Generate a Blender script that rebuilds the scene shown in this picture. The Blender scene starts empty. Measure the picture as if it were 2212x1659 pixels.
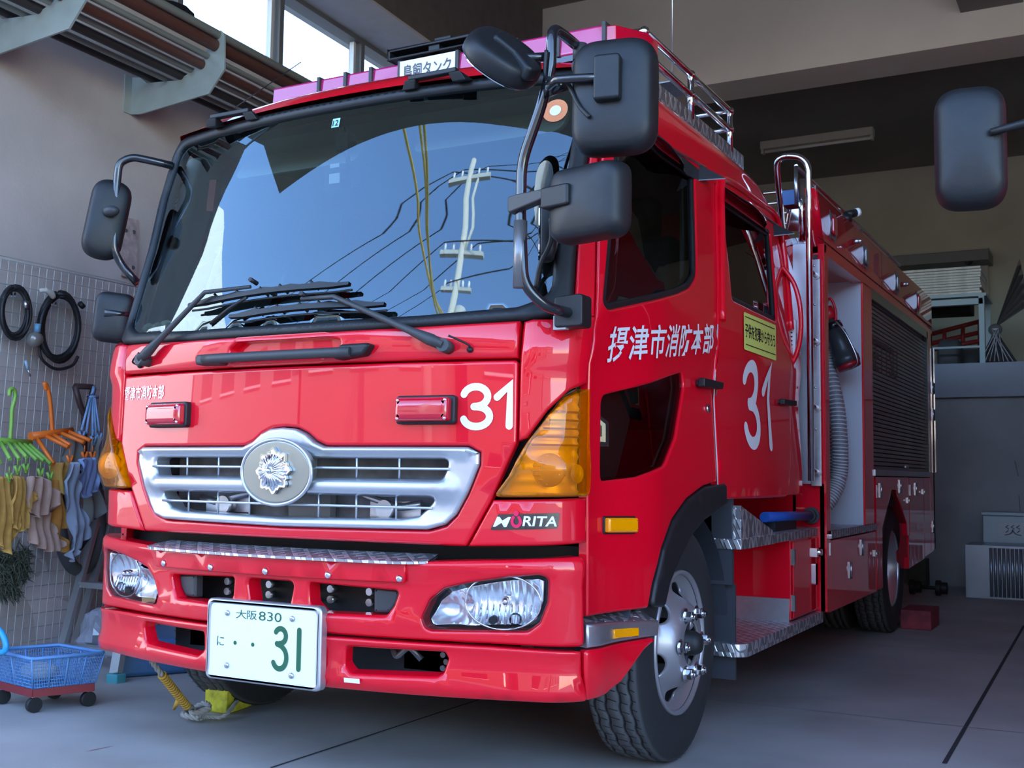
import bpy, bmesh, math, random
from mathutils import Vector, Matrix
from mathutils.geometry import delaunay_2d_cdt
random.seed(7)
PI = math.pi
SC = bpy.context.scene
COL = SC.collection

# ---------------------------------------------------------------- camera
CAM = Vector((2.35, 0.0, 0.97))
FPX = 2436.55
RW = ((0.87931354, 0.4760842, 0.01230996),
      (-0.02702728, 0.07569163, -0.99676492),
      (-0.47547579, 0.87613618, 0.07942394))      # rows: camera right, down, forward in world axes
cam_d = bpy.data.cameras.new('camera')
cam = bpy.data.objects.new('camera', cam_d); COL.objects.link(cam)
r_, d_, f_ = (Vector(v) for v in RW)
m3 = Matrix((r_, -d_, -f_)).transposed()
cam.matrix_world = Matrix.Translation(CAM) @ m3.to_4x4()
cam_d.sensor_width = 17.3
cam_d.lens = FPX / 2212 * 17.3
cam_d.clip_start = 0.05; cam_d.clip_end = 500
cam_d.dof.use_dof = True; cam_d.dof.focus_distance = 3.5; cam_d.dof.aperture_fstop = 5.0
SC.camera = cam

def PX(px, py, X=None, Y=None, Z=None):
    """world point on the axis-aligned plane X=, Y= or Z= under a picture point of the 2212x1659 frame"""
    v = Vector((px - 1106.0, py - 829.5, FPX))
    d = Vector([sum(RW[i][j] * v[i] for i in range(3)) for j in range(3)])
    if X is not None: t = (X - CAM.x) / d.x
    elif Y is not None: t = (Y - CAM.y) / d.y
    else: t = (Z - CAM.z) / d.z
    return CAM + d * t

# ---------------------------------------------------------------- sky, sun, exposure
W = bpy.data.worlds.new('World'); SC.world = W; W.use_nodes = True
nt = W.node_tree; nt.nodes.clear()
wo = nt.nodes.new('ShaderNodeOutputWorld'); bg = nt.nodes.new('ShaderNodeBackground'); sky = nt.nodes.new('ShaderNodeTexSky')
sky.sky_type = 'NISHITA'; sky.sun_disc = False; sky.sun_elevation = math.radians(40); sky.sun_rotation = math.radians(30)
sky.altitude = 50; sky.air_density = 1.0; sky.dust_density = 0.2; sky.ozone_density = 4.0
bg.inputs['Strength'].default_value = SKY_STRENGTH = 1.3
nt.links.new(sky.outputs[0], bg.inputs[0]); nt.links.new(bg.outputs[0], wo.inputs[0])
sun_d = bpy.data.lights.new('sun', 'SUN'); sun = bpy.data.objects.new('sun', sun_d); COL.objects.link(sun)
sun_d.energy = 15.0; sun_d.color = (1.0, 0.93, 0.82); sun_d.angle = math.radians(0.6)
sun.rotation_euler = Vector((-0.56, -0.60, -0.57)).to_track_quat('-Z', 'Y').to_euler()
SC.view_settings.view_transform = 'Standard'; SC.view_settings.look = 'None'
SC.view_settings.exposure = 0.42; SC.view_settings.gamma = 1.0; SC.view_settings.use_curve_mapping = False
SC.cycles.max_bounces = 10; SC.cycles.diffuse_bounces = 5; SC.cycles.glossy_bounces = 5
SC.cycles.transparent_max_bounces = 16; SC.cycles.transmission_bounces = 8
SC.cycles.caustics_reflective = False; SC.cycles.caustics_refractive = False
SC.cycles.sample_clamp_indirect = 8.0

# ---------------------------------------------------------------- materials
MT = {}
def mat(name, col, rough=.5, metal=0., coat=0., noise=0., nscale=8., bump=0., bscale=60., spec=None, alpha=None, coat_rough=.03):
    if name in MT: return MT[name]
    m = bpy.data.materials.new(name); m.use_nodes = True; t = m.node_tree
    b = t.nodes['Principled BSDF']
    b.inputs['Roughness'].default_value = rough; b.inputs['Metallic'].default_value = metal
    b.inputs['Coat Weight'].default_value = coat; b.inputs['Coat Roughness'].default_value = coat_rough
    if spec is not None: b.inputs['Specular IOR Level'].default_value = spec
    b.inputs['Base Color'].default_value = (*col, 1)
    tc = t.nodes.new('ShaderNodeTexCoord')
    if noise > 0:
        n = t.nodes.new('ShaderNodeTexNoise'); n.inputs['Scale'].default_value = nscale; n.inputs['Detail'].default_value = 6
        r = t.nodes.new('ShaderNodeValToRGB')
        r.color_ramp.elements[0].position = .3; r.color_ramp.elements[1].position = .7
        r.color_ramp.elements[0].color = (*[c * (1 - noise) for c in col], 1)
        r.color_ramp.elements[1].color = (*[min(1, c * (1 + noise)) for c in col], 1)
        t.links.new(tc.outputs['Object'], n.inputs['Vector']); t.links.new(n.outputs['Fac'], r.inputs[0]); t.links.new(r.outputs[0], b.inputs['Base Color'])
    if bump > 0:
        n2 = t.nodes.new('ShaderNodeTexNoise'); n2.inputs['Scale'].default_value = bscale; n2.inputs['Detail'].default_value = 4
        bp = t.nodes.new('ShaderNodeBump'); bp.inputs['Strength'].default_value = bump; bp.inputs['Distance'].default_value = .004
        t.links.new(tc.outputs['Object'], n2.inputs['Vector']); t.links.new(n2.outputs['Fac'], bp.inputs['Height']); t.links.new(bp.outputs[0], b.inputs['Normal'])
    MT[name] = m; return m

def glass_mat(name, tint=(.8, .85, .85), ior=1.6, rough=0.0):
    m = bpy.data.materials.new(name); m.use_nodes = True; t = m.node_tree; t.nodes.clear()
    o = t.nodes.new('ShaderNodeOutputMaterial'); mix = t.nodes.new('ShaderNodeMixShader'); fr = t.nodes.new('ShaderNodeFresnel')
    tr = t.nodes.new('ShaderNodeBsdfTransparent'); gl = t.nodes.new('ShaderNodeBsdfGlossy')
    fr.inputs[0].default_value = ior; tr.inputs[0].default_value = (*tint, 1); gl.inputs['Roughness'].default_value = rough
    t.links.new(fr.outputs[0], mix.inputs[0]); t.links.new(tr.outputs[0], mix.inputs[1]); t.links.new(gl.outputs[0], mix.inputs[2]); t.links.new(mix.outputs[0], o.inputs[0])
    MT[name] = m; return m

def checker_plate(name):
    """aluminium tread plate: short raised bars at alternating angles"""
    m = mat(name, (.42, .42, .45), .38, .9); t = m.node_tree; b = t.nodes['Principled BSDF']
    tc = t.nodes.new('ShaderNodeTexCoord'); outs = []
    for ang in (45, -45):
        mp = t.nodes.new('ShaderNodeMapping'); mp.inputs['Rotation'].default_value = (math.radians(ang) * .6, 0, math.radians(ang)); mp.inputs['Scale'].default_value = (1, 1, 1)
        wv = t.nodes.new('ShaderNodeTexWave'); wv.wave_type = 'BANDS'; wv.inputs['Scale'].default_value = 9; wv.inputs['Distortion'].default_value = 0
        t.links.new(tc.outputs['Object'], mp.inputs[0]); t.links.new(mp.outputs[0], wv.inputs[0]); outs.append(wv.outputs['Fac'])
    ch = t.nodes.new('ShaderNodeTexChecker'); ch.inputs['Scale'].default_value = 26; t.links.new(tc.outputs['Object'], ch.inputs[0])
    mx = t.nodes.new('ShaderNodeMix'); mx.data_type = 'FLOAT'
    t.links.new(ch.outputs['Fac'], mx.inputs[0]); t.links.new(outs[0], mx.inputs[2]); t.links.new(outs[1], mx.inputs[3])
    rp = t.nodes.new('ShaderNodeValToRGB'); rp.color_ramp.elements[0].position = .55; rp.color_ramp.elements[1].position = .75
    bp = t.nodes.new('ShaderNodeBump'); bp.inputs['Strength'].default_value = .8; bp.inputs['Distance'].default_value = .004
    cr = t.nodes.new('ShaderNodeMix'); cr.data_type = 'RGBA'; cr.inputs[6].default_value = (.36, .36, .39, 1); cr.inputs[7].default_value = (.80, .80, .84, 1); t.links.new(rp.outputs[0], cr.inputs[0]); t.links.new(cr.outputs[2], b.inputs['Base Color'])
    t.links.new(mx.outputs[0], rp.inputs[0]); t.links.new(rp.outputs[0], bp.inputs['Height']); t.links.new(bp.outputs[0], b.inputs['Normal'])
    return m

RED = mat('red_paint', (.72, .002, .016), .38, 0, 1.0, coat_rough=.015, spec=.12)
BLK = mat('black_plastic', (.011, .0115, .013), .46, 0, noise=.15, nscale=30, bump=.1, bscale=400, spec=.38)
GBLK = mat('gloss_black', (.012, .012, .015), .18, 0, coat=.5)
DGRY = mat('dark_grey_plastic', (.040, .041, .043), .5, spec=.4)
SIL = mat('satin_silver_paint', (.52, .53, .56), .34, .75, coat=.3)
CHR = mat('chrome', (.85, .86, .88), .07, 1.)
ALU = mat('brushed_aluminium', (.50, .50, .53), .36, .9, noise=.06, nscale=40)
STL = mat('steel', (.55, .55, .57), .3, 1.)
CHK = checker_plate('tread_plate')
WHT = mat('white_paint', (.82, .82, .84), .4)
RUB = mat('tyre_rubber', (.016, .016, .018), .7, bump=.3, bscale=90)
_t = RUB.node_tree; _tc = _t.nodes.new('ShaderNodeTexCoord'); _sx = _t.nodes.new('ShaderNodeSeparateXYZ'); _cb = _t.nodes.new('ShaderNodeCombineXYZ'); _ln = _t.nodes.new('ShaderNodeVectorMath'); _ln.operation = 'LENGTH'
_rp = _t.nodes.new('ShaderNodeValToRGB'); _mr = _t.nodes.new('ShaderNodeMapRange'); _mr.inputs[1].default_value = .375; _mr.inputs[2].default_value = .400
_rp.color_ramp.elements[0].position = .35; _rp.color_ramp.elements[0].color = (.014, .014, .016, 1); _rp.color_ramp.elements[1].position = .95; _rp.color_ramp.elements[1].color = (.075, .075, .078, 1)
_t.links.new(_tc.outputs['Object'], _sx.inputs[0]); _t.links.new(_sx.outputs[1], _cb.inputs[1]); _t.links.new(_sx.outputs[2], _cb.inputs[2]); _t.links.new(_cb.outputs[0], _ln.inputs[0]); _t.links.new(_ln.outputs['Value'], _mr.inputs[0]); _t.links.new(_mr.outputs[0], _rp.inputs[0]); _t.links.new(_rp.outputs[0], _t.nodes['Principled BSDF'].inputs['Base Color'])
DRK = mat('dark_chassis', (.009, .009, .010), .6)
REDL = mat('red_lens', (.55, .0, .02), .12, 0, coat=1.)
GLASS = glass_mat('windscreen_glass', (.58, .65, .62), 2.0)
[n for n in GLASS.node_tree.nodes if n.type == 'BSDF_GLOSSY'][0].inputs['Color'].default_value = (.72, .90, 1.0, 1)
DGLASS = glass_mat('side_glass', (.35, .38, .36), 1.6)
CLEAR = glass_mat('clear_lens', (.95, .97, 1.), 1.45)
ORG = mat('orange_lens', (.95, .33, .0), .12, 0, coat=1.)

# ---------------------------------------------------------------- mesh helpers
class MB:
    def __init__(s): s.v = []; s.f = []; s.sm = []
    def add(s, vs, fs, smooth=False):
        o = len(s.v); s.v += [tuple(v) for v in vs]; s.f += [tuple(i + o for i in f) for f in fs]; s.sm += [smooth] * len(fs); return s
    def box(s, c, d, rot=None):
        h = Vector(d) / 2; vs = []
        for x in (-1, 1):
            for y in (-1, 1):
                for z in (-1, 1):
                    p = Vector((x * h.x, y * h.y, z * h.z))
                    if rot is not None: p = rot @ p
                    vs.append(p + Vector(c))
        return s.add(vs, [(0, 1, 3, 2), (4, 6, 7, 5), (0, 4, 5, 1), (2, 3, 7, 6), (0, 2, 6, 4), (1, 5, 7, 3)])
    def b2(s, a, b):
        a, b = Vector(a), Vector(b); return s.box((a + b) / 2, [abs(q) for q in (b - a)])
    def tube(s, pts, r, n=10, closed=False, caps=True, flat=1.0):
        pts = [Vector(p) for p in pts]; k = len(pts); rs = r if isinstance(r, (list, tuple)) else [r] * k
        vs = []; up = None
        for i, p in enumerate(pts):
            a = pts[(i - 1) % k] if (closed or i > 0) else p
            b = pts[(i + 1) % k] if (closed or i < k - 1) else p
            t = (b - a).normalized()
            if up is None:
                up = Vector((0, 0, 1)) if abs(t.z) < .9 else Vector((1, 0, 0))
            x = t.cross(up)
            if x.length < 1e-5: x = t.orthogonal()
            x.normalize(); y = x.cross(t).normalized(); up = y
            for j in range(n):
                q = 2 * PI * j / n; vs.append(p + (x * math.cos(q) + y * math.sin(q) * flat) * rs[i])
        fs = []
        for i in range(k if closed else k - 1):
            i2 = (i + 1) % k
            for j in range(n):
                j2 = (j + 1) % n; fs.append((i * n + j, i * n + j2, i2 * n + j2, i2 * n + j))
        s.add(vs, fs, True)
        if caps and not closed:
            o = len(s.v) - len(vs)
            s.f += [tuple(o + j for j in reversed(range(n))), tuple(o + (k - 1) * n + j for j in range(n))]; s.sm += [False, False]
        return s
    def cyl(s, a, b, r, n=20, r2=None): return s.tube([a, b], [r, r if r2 is None else r2], n)
    def lathe(s, prof, c, axis='X', n=48, smooth=True, zig=None):
        """prof: list of (axial, radius)"""
        vs = []; c = Vector(c)
        for j in range(n):
            q = 2 * PI * j / n
            for i, (a, r) in enumerate(prof):
                if zig: a += zig(i, j)
                v = {'X': (a, r * math.cos(q), r * math.sin(q)), 'Y': (r * math.sin(q), a, r * math.cos(q)), 'Z': (r * math.cos(q), r * math.sin(q), a)}[axis]
                vs.append(c + Vector(v))
        k = len(prof); fs = []
        for j in range(n):
            j2 = (j + 1) % n
            for i in range(k - 1): fs.append((j * k + i, j * k + i + 1, j2 * k + i + 1, j2 * k + i))
        return s.add(vs, fs, smooth)
    def prism(s, poly, a, b, f, smooth=False):
        """poly 2D outline; f(u, v, t) -> 3D; between t=a and t=b"""
        k = len(poly); vs = [f(u, v, a) for u, v in poly] + [f(u, v, b) for u, v in poly]
        s.add(vs, [tuple(reversed(range(k))), tuple(range(k, 2 * k))])
        s.add(vs, [(i, (i + 1) % k, (i + 1) % k + k, i + k) for i in range(k)], smooth); return s
    def sphere(s, c, r, n=16, m=10, sc=(1, 1, 1)):
        c = Vector(c); vs = []
        for i in range(m + 1):
            a = PI * i / m
            for j in range(n):
                q = 2 * PI * j / n; vs.append(c + Vector((r * sc[0] * math.sin(a) * math.cos(q), r * sc[1] * math.sin(a) * math.sin(q), r * sc[2] * math.cos(a))))
        return s.add(vs, [(i * n + j, (i + 1) * n + j, (i + 1) * n + (j + 1) % n, i * n + (j + 1) % n) for i in range(m) for j in range(n)], True)
    def xf(s, M, start=0):
        for i in range(start, len(s.v)): s.v[i] = tuple(M @ Vector(s.v[i]))
        return s
    def build(s, name, m, parent=None, bevel=0, seg=2, label=None, fix=True, subsurf=0):
        me = bpy.data.meshes.new(name); me.from_pydata(s.v, [], s.f)
        me.polygons.foreach_set('use_smooth', s.sm)
        me.materials.append(m)
        if fix:
            b = bmesh.new(); b.from_mesh(me); bmesh.ops.remove_doubles(b, verts=b.verts, dist=1e-6); bmesh.ops.recalc_face_normals(b, faces=b.faces); b.to_mesh(me); b.free()
        me.update()
        o = bpy.data.objects.new(name, me); COL.objects.link(o)
        if parent is not None:
            o.parent = parent; o.matrix_parent_inverse = Matrix.Translation(-wloc(parent))
        if bevel:
            md = o.modifiers.new('bevel', 'BEVEL'); md.width = bevel; md.segments = seg; md.limit_method = 'ANGLE'; md.angle_limit = math.radians(40); md.harden_normals = False
            for p in me.polygons: p.use_smooth = True
            ws = o.modifiers.new('wn', 'WEIGHTED_NORMAL'); ws.keep_sharp = False
        if subsurf:
            md = o.modifiers.new('ss', 'SUBSURF'); md.levels = subsurf; md.render_levels = subsurf
            for p in me.polygons: p.use_smooth = True
        if label: o['label'] = label
        return o

def wloc(o):
    v = Vector(o.location)
    while o.parent is not None:
        v = v + o.matrix_parent_inverse.translation + Vector(o.parent.location); o = o.parent
        break
    return v
def tag(o, label=None, cat=None, group=None, kind=None):
    if label: o['label'] = label
    if cat: o['category'] = cat
    if group: o['group'] = group
    if kind: o['kind'] = kind
    return o
def thing(name, loc, label, cat, group=None, rz=0):
    o = bpy.data.objects.new(name, None); COL.objects.link(o); o.location = loc; o.rotation_euler = (0, 0, rz); o.empty_display_size = .1
    return tag(o, label, cat, group)
def struct(o): o['kind'] = 'structure'; return o

def rnd(poly, r, n=5):
    """round the corners of a 2D polygon"""
    out = []; k = len(poly)
    rs = r if isinstance(r, (list, tuple)) else [r] * k
    for i in range(k):
        p = Vector(poly[i]); a = Vector(poly[i - 1]); b = Vector(poly[(i + 1) % k]); rr = rs[i]
        if rr <= 0: out.append(tuple(p)); continue
        da = (a - p); db = (b - p); ang = da.angle(db) if da.length > 1e-6 and db.length > 1e-6 else PI
        if ang > PI - .12: out.append(tuple(p)); continue
        t = min(rr / math.tan(ang / 2), da.length * .48, db.length * .48); rr = t * math.tan(ang / 2)
        p0 = p + da.normalized() * t; p1 = p + db.normalized() * t
        for j in range(n + 1):
            q = j / n; out.append(tuple((1 - q) ** 2 * p0 + 2 * q * (1 - q) * p + q * q * p1))
    return out
def sym(half):
    """mirror a right-half outline (starting and ending on u=0) to a full outline"""
    return half + [(-u, v) for u, v in reversed(half) if abs(u) > 1e-6]
def mir(poly): return [(-u, v) for u, v in reversed(poly)]
def densify(poly, step):
    out = []; k = len(poly)
    for i in range(k):
        a = Vector(poly[i]); b = Vector(poly[(i + 1) % k]); n = max(1, int((b - a).length / step + .5))
        for j in range(n): out.append(a.lerp(b, j / n))
    # drop near duplicates
    res = []
    for p in out:
        if not res or (p - res[-1]).length > 1e-5: res.append(p)
    return res
def area2(p): return sum(p[i - 1].x * p[i].y - p[i].x * p[i - 1].y for i in range(len(p)))
def offset(poly, d):
    """d > 0 shrinks a CCW polygon"""
    k = len(poly); out = []
    for i in range(k):
        a, p, b = poly[i - 1], poly[i], poly[(i + 1) % k]
        e1 = (p - a).normalized(); e2 = (b - p).normalized()
        n1 = Vector((-e1.y, e1.x)); n2 = Vector((-e2.y, e2.x)); n = n1 + n2
        if n.length < 1e-6: n = n1
        n.normalize(); c = max(.5, n.dot(n1)); out.append(p + n * (d / c))
    return out
def inside(p, poly):
    c = False; x, y = p; k = len(poly)
    for i in range(k):
        a = poly[i - 1]; b = poly[i]
        if (a[1] > y) != (b[1] > y) and x < (b[0] - a[0]) * (y - a[1]) / (b[1] - a[1]) + a[0]: c = not c
    return c

def patch(outline, mf, holes=(), step=.035, thick=.012, bev=.004, mb=None):
    """curved panel: outline and holes in surface coordinates, mf(u, v, d) -> 3D point d above the surface"""
    mb = mb or MB(); loops = []
    for k, pl in enumerate([outline] + list(holes)):
        p = densify(pl, step)
        if (area2(p) < 0) == (k == 0): p.reverse()          # outline CCW, holes CW
        q = offset(p, bev) if bev > 0 else p
        sup = offset(p, bev * 2.0) if bev > 0 else p
        loops.append((p, q, sup))
    inn = [q for _, _, q in loops]
    coords = []; edges = []
    for q in inn:
        o = len(coords); coords += q; edges += [(o + i, o + (i + 1) % len(q)) for i in range(len(q))]
    allp = list(coords)
    x0 = min(p.x for p in inn[0]); x1 = max(p.x for p in inn[0]); y0 = min(p.y for p in inn[0]); y1 = max(p.y for p in inn[0])
    nx = max(1, int((x1 - x0) / step)); ny = max(1, int((y1 - y0) / step)); lim = (step * .45) ** 2
    tup = [[tuple(p) for p in q] for q in inn]
    cell = {}
    for p in allp: cell.setdefault((int(p.x / step), int(p.y / step)), []).append(p)
    for i in range(nx + 1):
        for j in range(ny + 1):
            p = Vector((x0 + (x1 - x0) * i / nx, y0 + (y1 - y0) * j / ny))
            if not inside(p, tup[0]) or any(inside(p, h) for h in tup[1:]): continue
            ci, cj = int(p.x / step), int(p.y / step)
            if any((p - q).length_squared < lim for a in (-1, 0, 1) for b in (-1, 0, 1) for q in cell.get((ci + a, cj + b), ())): continue
            coords.append(p)
    vs, es, fs, ov, oe, of = delaunay_2d_cdt(coords, edges, [], 0, 1e-7)
    tris = []
    for f in fs:
        c = (vs[f[0]] + vs[f[1]] + vs[f[2]]) / 3
        if inside(c, tup[0]) and not any(inside(c, h) for h in tup[1:]): tris.append(tuple(f))
    used = sorted({i for t in tris for i in t}); mp = {i: k for k, i in enumerate(used)}
    V = [mf(vs[i].x, vs[i].y, 0) for i in used]
    F = []
    for t in tris:
        a, b, c = (vs[i] for i in t); cr = (b - a).cross(c - a)
        t2 = tuple(mp[i] for i in t); F.append(t2 if cr > 0 else (t2[0], t2[2], t2[1]))
    # outward faces: (u, v) counter-clockwise already faces outward for the maps used here
    mb.add(V, F, True)
    for p, q, sup in loops:
        k = len(p)
        if bev > 0: mb.add([mf(a.x, a.y, 0) for a in sup] + [mf(a.x, a.y, 0) for a in q], [(i, i + k, (i + 1) % k + k, (i + 1) % k) for i in range(k)], True)
        A = [mf(a.x, a.y, 0) for a in q]; B = [mf(a.x, a.y, -bev) for a in p]; C = [mf(a.x, a.y, -thick) for a in p]
        ring = [(i, i + k, (i + 1) % k + k, (i + 1) % k) for i in range(k)]
        if bev > 0: mb.add(A + B, ring, True)
        if thick > bev: mb.add(B + C, ring, False)
    return mb

def text_mesh(s, h, bold=0., squeeze=1., align='CENTER', res=3, shear=0, spacing=1.0):
    c = bpy.data.curves.new('t', 'FONT'); c.body = s; c.size = h; c.offset = bold; c.align_x = align; c.align_y = 'CENTER'; c.resolution_u = res; c.shear = shear; c.space_character = spacing
    o = bpy.data.objects.new('t', c); COL.objects.link(o)
    dg = bpy.context.evaluated_depsgraph_get(); me = bpy.data.meshes.new_from_object(o.evaluated_get(dg))
    vs = [(v.co.x, v.co.y) for v in me.vertices]; fs = [tuple(p.vertices) for p in me.polygons]
    bpy.data.objects.remove(o); bpy.data.curves.remove(c); bpy.data.meshes.remove(me)
    return [(x * squeeze, y) for x, y in vs], fs
def text_fit(s, x0, x1, y0, y1, **k):
    """glyph outlines scaled to fill the box"""
    vs, fs = text_mesh(s, 1., **k)
    ax = min(v[0] for v in vs); bx = max(v[0] for v in vs); ay = min(v[1] for v in vs); by = max(v[1] for v in vs)
    return [(x0 + (x - ax) / (bx - ax) * (x1 - x0), y0 + (y - ay) / (by - ay) * (y1 - y0)) for x, y in vs], fs
def decal(vf, mf, d=.0015, mb=None, sub=.03):
    vs, fs = vf; mb = mb or MB()
    b = bmesh.new(); bv = [b.verts.new((u, v, 0)) for u, v in vs]
    for f in fs:
        try: b.faces.new([bv[i] for i in f])
        except ValueError: pass
    b.normal_update(); bmesh.ops.triangulate(b, faces=b.faces)
    for _ in range(4):
        es = [e for e in b.edges if e.calc_length() > sub]
        if not es: break
        bmesh.ops.subdivide_edges(b, edges=es, cuts=1); bmesh.ops.triangulate(b, faces=[f for f in b.faces if len(f.verts) > 3])
    b.normal_update()
    for f in b.faces:
        if f.normal.z < 0: f.normal_flip()
    b.verts.index_update()
    mb.add([mf(v.co.x, v.co.y, d) for v in b.verts], [tuple(v.index for v in f.verts) for f in b.faces]); b.free(); return mb
def stroke(pts, w, n=8):
    """round-ended stroke as one flat outline"""
    P = [Vector(p) for p in pts]
    if len(P) == 1: return [tuple(P[0] + Vector((math.cos(2 * PI * j / 20), math.sin(2 * PI * j / 20))) * w / 2) for j in range(20)], [tuple(range(20))]
    L = []; R = []; k = len(P)
    for i in range(k):
        a = P[max(0, i - 1)]; b = P[min(k - 1, i + 1)]; t1 = (P[i] - a).normalized() if i else (b - P[i]).normalized(); t2 = (b - P[i]).normalized() if i < k - 1 else t1
        n1 = Vector((-t1.y, t1.x)); n2 = Vector((-t2.y, t2.x)); m = (n1 + n2).normalized(); c = max(.55, m.dot(n1)); L.append(P[i] + m * (w / 2 / c)); R.append(P[i] - m * (w / 2 / c))
    def cap(p, d): a0 = math.atan2(d.y, d.x); return [p + Vector((math.cos(a0 - PI / 2 + PI * j / n), math.sin(a0 - PI / 2 + PI * j / n))) * w / 2 for j in range(1, n)]
    out = R + cap(P[-1], P[-1] - P[-2]) + L[::-1] + cap(P[0], P[0] - P[1])
    return [tuple(v) for v in out], [tuple(range(len(out)))]
def arcp(cx, cy, rx, ry, a0, a1, n=14):
    return [(cx + rx * math.cos(math.radians(a0 + (a1 - a0) * i / n)), cy + ry * math.sin(math.radians(a0 + (a1 - a0) * i / n))) for i in range(n + 1)]
def digit3(x, y, w, h, t):
    r = w / 2 - t / 2; ru = (h / 2 - t / 2) / 2
    return stroke(arcp(x + w / 2 - r * .1, y + h - t / 2 - ru, r * .92, ru, 165, -90, 18) + [(x + w * .42, y + h / 2)], t), \
           stroke([(x + w * .42, y + h / 2)] + arcp(x + w / 2, y + t / 2 + ru, r, ru, 90, -165, 18), t)
def digit1(x, y, w, h, t): return stroke([(x, y + h * .68), (x + w - t / 2, y + h - t / 2), (x + w - t / 2, y + t / 2)], t),
def smooth_path(pts, n=6):
    """Catmull-Rom through the points"""
    P = [Vector(p) for p in pts]; out = []
    for i in range(len(P) - 1):
        a = P[max(0, i - 1)]; b = P[i]; c = P[i + 1]; d = P[min(len(P) - 1, i + 2)]
        for j in range(n):
            t = j / n; out.append(.5 * ((2 * b) + (c - a) * t + (2 * a - 5 * b + 4 * c - d) * t * t + (3 * b - a - 3 * c + d) * t ** 3))
    return out + [P[-1]]
def bend_path(pts, r, n=5):
    """polyline with rounded bends"""
    P = [Vector(p) for p in pts]; out = [P[0]]
    for i in range(1, len(P) - 1):
        p = P[i]; a = P[i - 1] - p; b = P[i + 1] - p; t = min(r, a.length * .45, b.length * .45)
        p0 = p + a.normalized() * t; p1 = p + b.normalized() * t
        for j in range(n + 1):
            q = j / n; out.append((1 - q) ** 2 * p0 + 2 * q * (1 - q) * p + q * q * p1)
    return out + [P[-1]]
def smst(a, b, x):
    t = min(1, max(0, (x - a) / (b - a))); return t * t * (3 - 2 * t)
def lerp_t(T, x):
    if x <= T[0][0]: return T[0][1]
    for a, b in zip(T, T[1:]):
        if x <= b[0]: return a[1] + (b[1] - a[1]) * (x - a[0]) / (b[0] - a[0])
    return T[-1][1]

def amber_glass(name):
    m = glass_mat(name, (1.0, .50, .015), 1.45); t = m.node_tree; mix = [n for n in t.nodes if n.type == 'MIX_SHADER'][0]; tr = [n for n in t.nodes if n.type == 'BSDF_TRANSPARENT'][0]
    df = t.nodes.new('ShaderNodeBsdfDiffuse'); df.inputs[0].default_value = (1.0, .34, .0, 1); m2 = t.nodes.new('ShaderNodeMixShader'); m2.inputs[0].default_value = .14
    t.links.new(tr.outputs[0], m2.inputs[1]); t.links.new(df.outputs[0], m2.inputs[2]); t.links.new(m2.outputs[0], mix.inputs[1]); return m
# ================================================================ cab surfaces (u = distance round the nose from the centre line, z = height)
CAB = [(0.20, 2.822, .96, .14, .10), (0.70, 2.822, .96, .14, .10), (1.0, 2.815, .96, .15, .10), (1.30, 2.820, .965, .13, .105), (1.40, 2.822, .975, .15, .125),
       (1.47, 2.84, .985, .19, .13), (1.8, 2.935, .985, .19, .14), (2.0, 2.99, .985, .17, .14), (2.20, 3.045, .98, .16, .15), (2.30, 3.09, .965, .16, .15)]
BUM = [(0.2, 2.85, .93, .13, .19), (.28, 2.79, .975, .12, .19), (.40, 2.768, 1.0, .12, .19), (.72, 2.76, .99, .13, .19)]
FLT = [(.3, .075), (1.0, .075), (1.4, .045), (1.7, .01), (2.1, -.045), (2.3, -.06)]
def prof(T, z):
    z = min(max(z, T[0][0]), T[-1][0])
    for a, b in zip(T, T[1:]):
        if z <= b[0]:
            k = (z - a[0]) / (b[0] - a[0]); return [a[i] + (b[i] - a[i]) * k for i in range(1, 5)]
def surf(T, u, z):
    F0, Xs, r, b = prof(T, z); s = 1 if u >= 0 else -1; u = abs(u); xc = Xs - r
    if u <= xc: return Vector((s * u, F0 + b * u * u, z))
    y0 = F0 + b * xc * xc; sl = math.atan(2 * b * xc); arc = PI / 2 - sl; R_ = r / (1 - math.sin(sl)); L = R_ * arc
    if u <= xc + L:
        a = sl + (u - xc) / R_; return Vector((s * (xc + R_ * (math.sin(a) - math.sin(sl))), y0 + R_ * (math.cos(sl) - math.cos(a)), z))
    q = u - xc - L; k = min(q / .4, 1.); return Vector((s * (Xs + lerp_t(FLT, z) * k * k * (3 - 2 * k)), y0 + R_ * math.cos(sl) + q, z))
def smap(T, extra=None):
    def f(u, z, d):
        h = .002; p = surf(T, u, z)
        n = (surf(T, u + h, z) - surf(T, u - h, z)).cross(surf(T, u, z + h) - surf(T, u, z - h)).normalized()
        return p + n * (d + (extra(u, z) if extra else 0))
    return f
CM = smap(CAB); BMP = smap(BUM)
def fplane(y): return lambda u, v, d: Vector((u, y - d, v))
def splane(x): return lambda u, v, d: Vector((x + d, u, v))
def splaneL(x): return lambda u, v, d: Vector((-x - d, -u, v))

TR = thing('fire_truck', (0, 5.8, 0), 'red crew-cab fire engine numbered 31 parked nose-out in the garage bay', 'fire engine')
def part(mb, name, m, parent=None, **k): return mb.build(name, m, parent or TR, **k)
def pp(name, outline, mf, m, parent=None, label=None, **k): return patch(outline, mf, **k).build(name, m, parent or TR, fix=False, label=label)
def merge(o):
    b = bmesh.new(); b.from_mesh(o.data); bmesh.ops.remove_doubles(b, verts=b.verts, dist=1e-6); b.to_mesh(o.data); b.free(); return o
def pm(*a, **k): return merge(pp(*a, **k))

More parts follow.
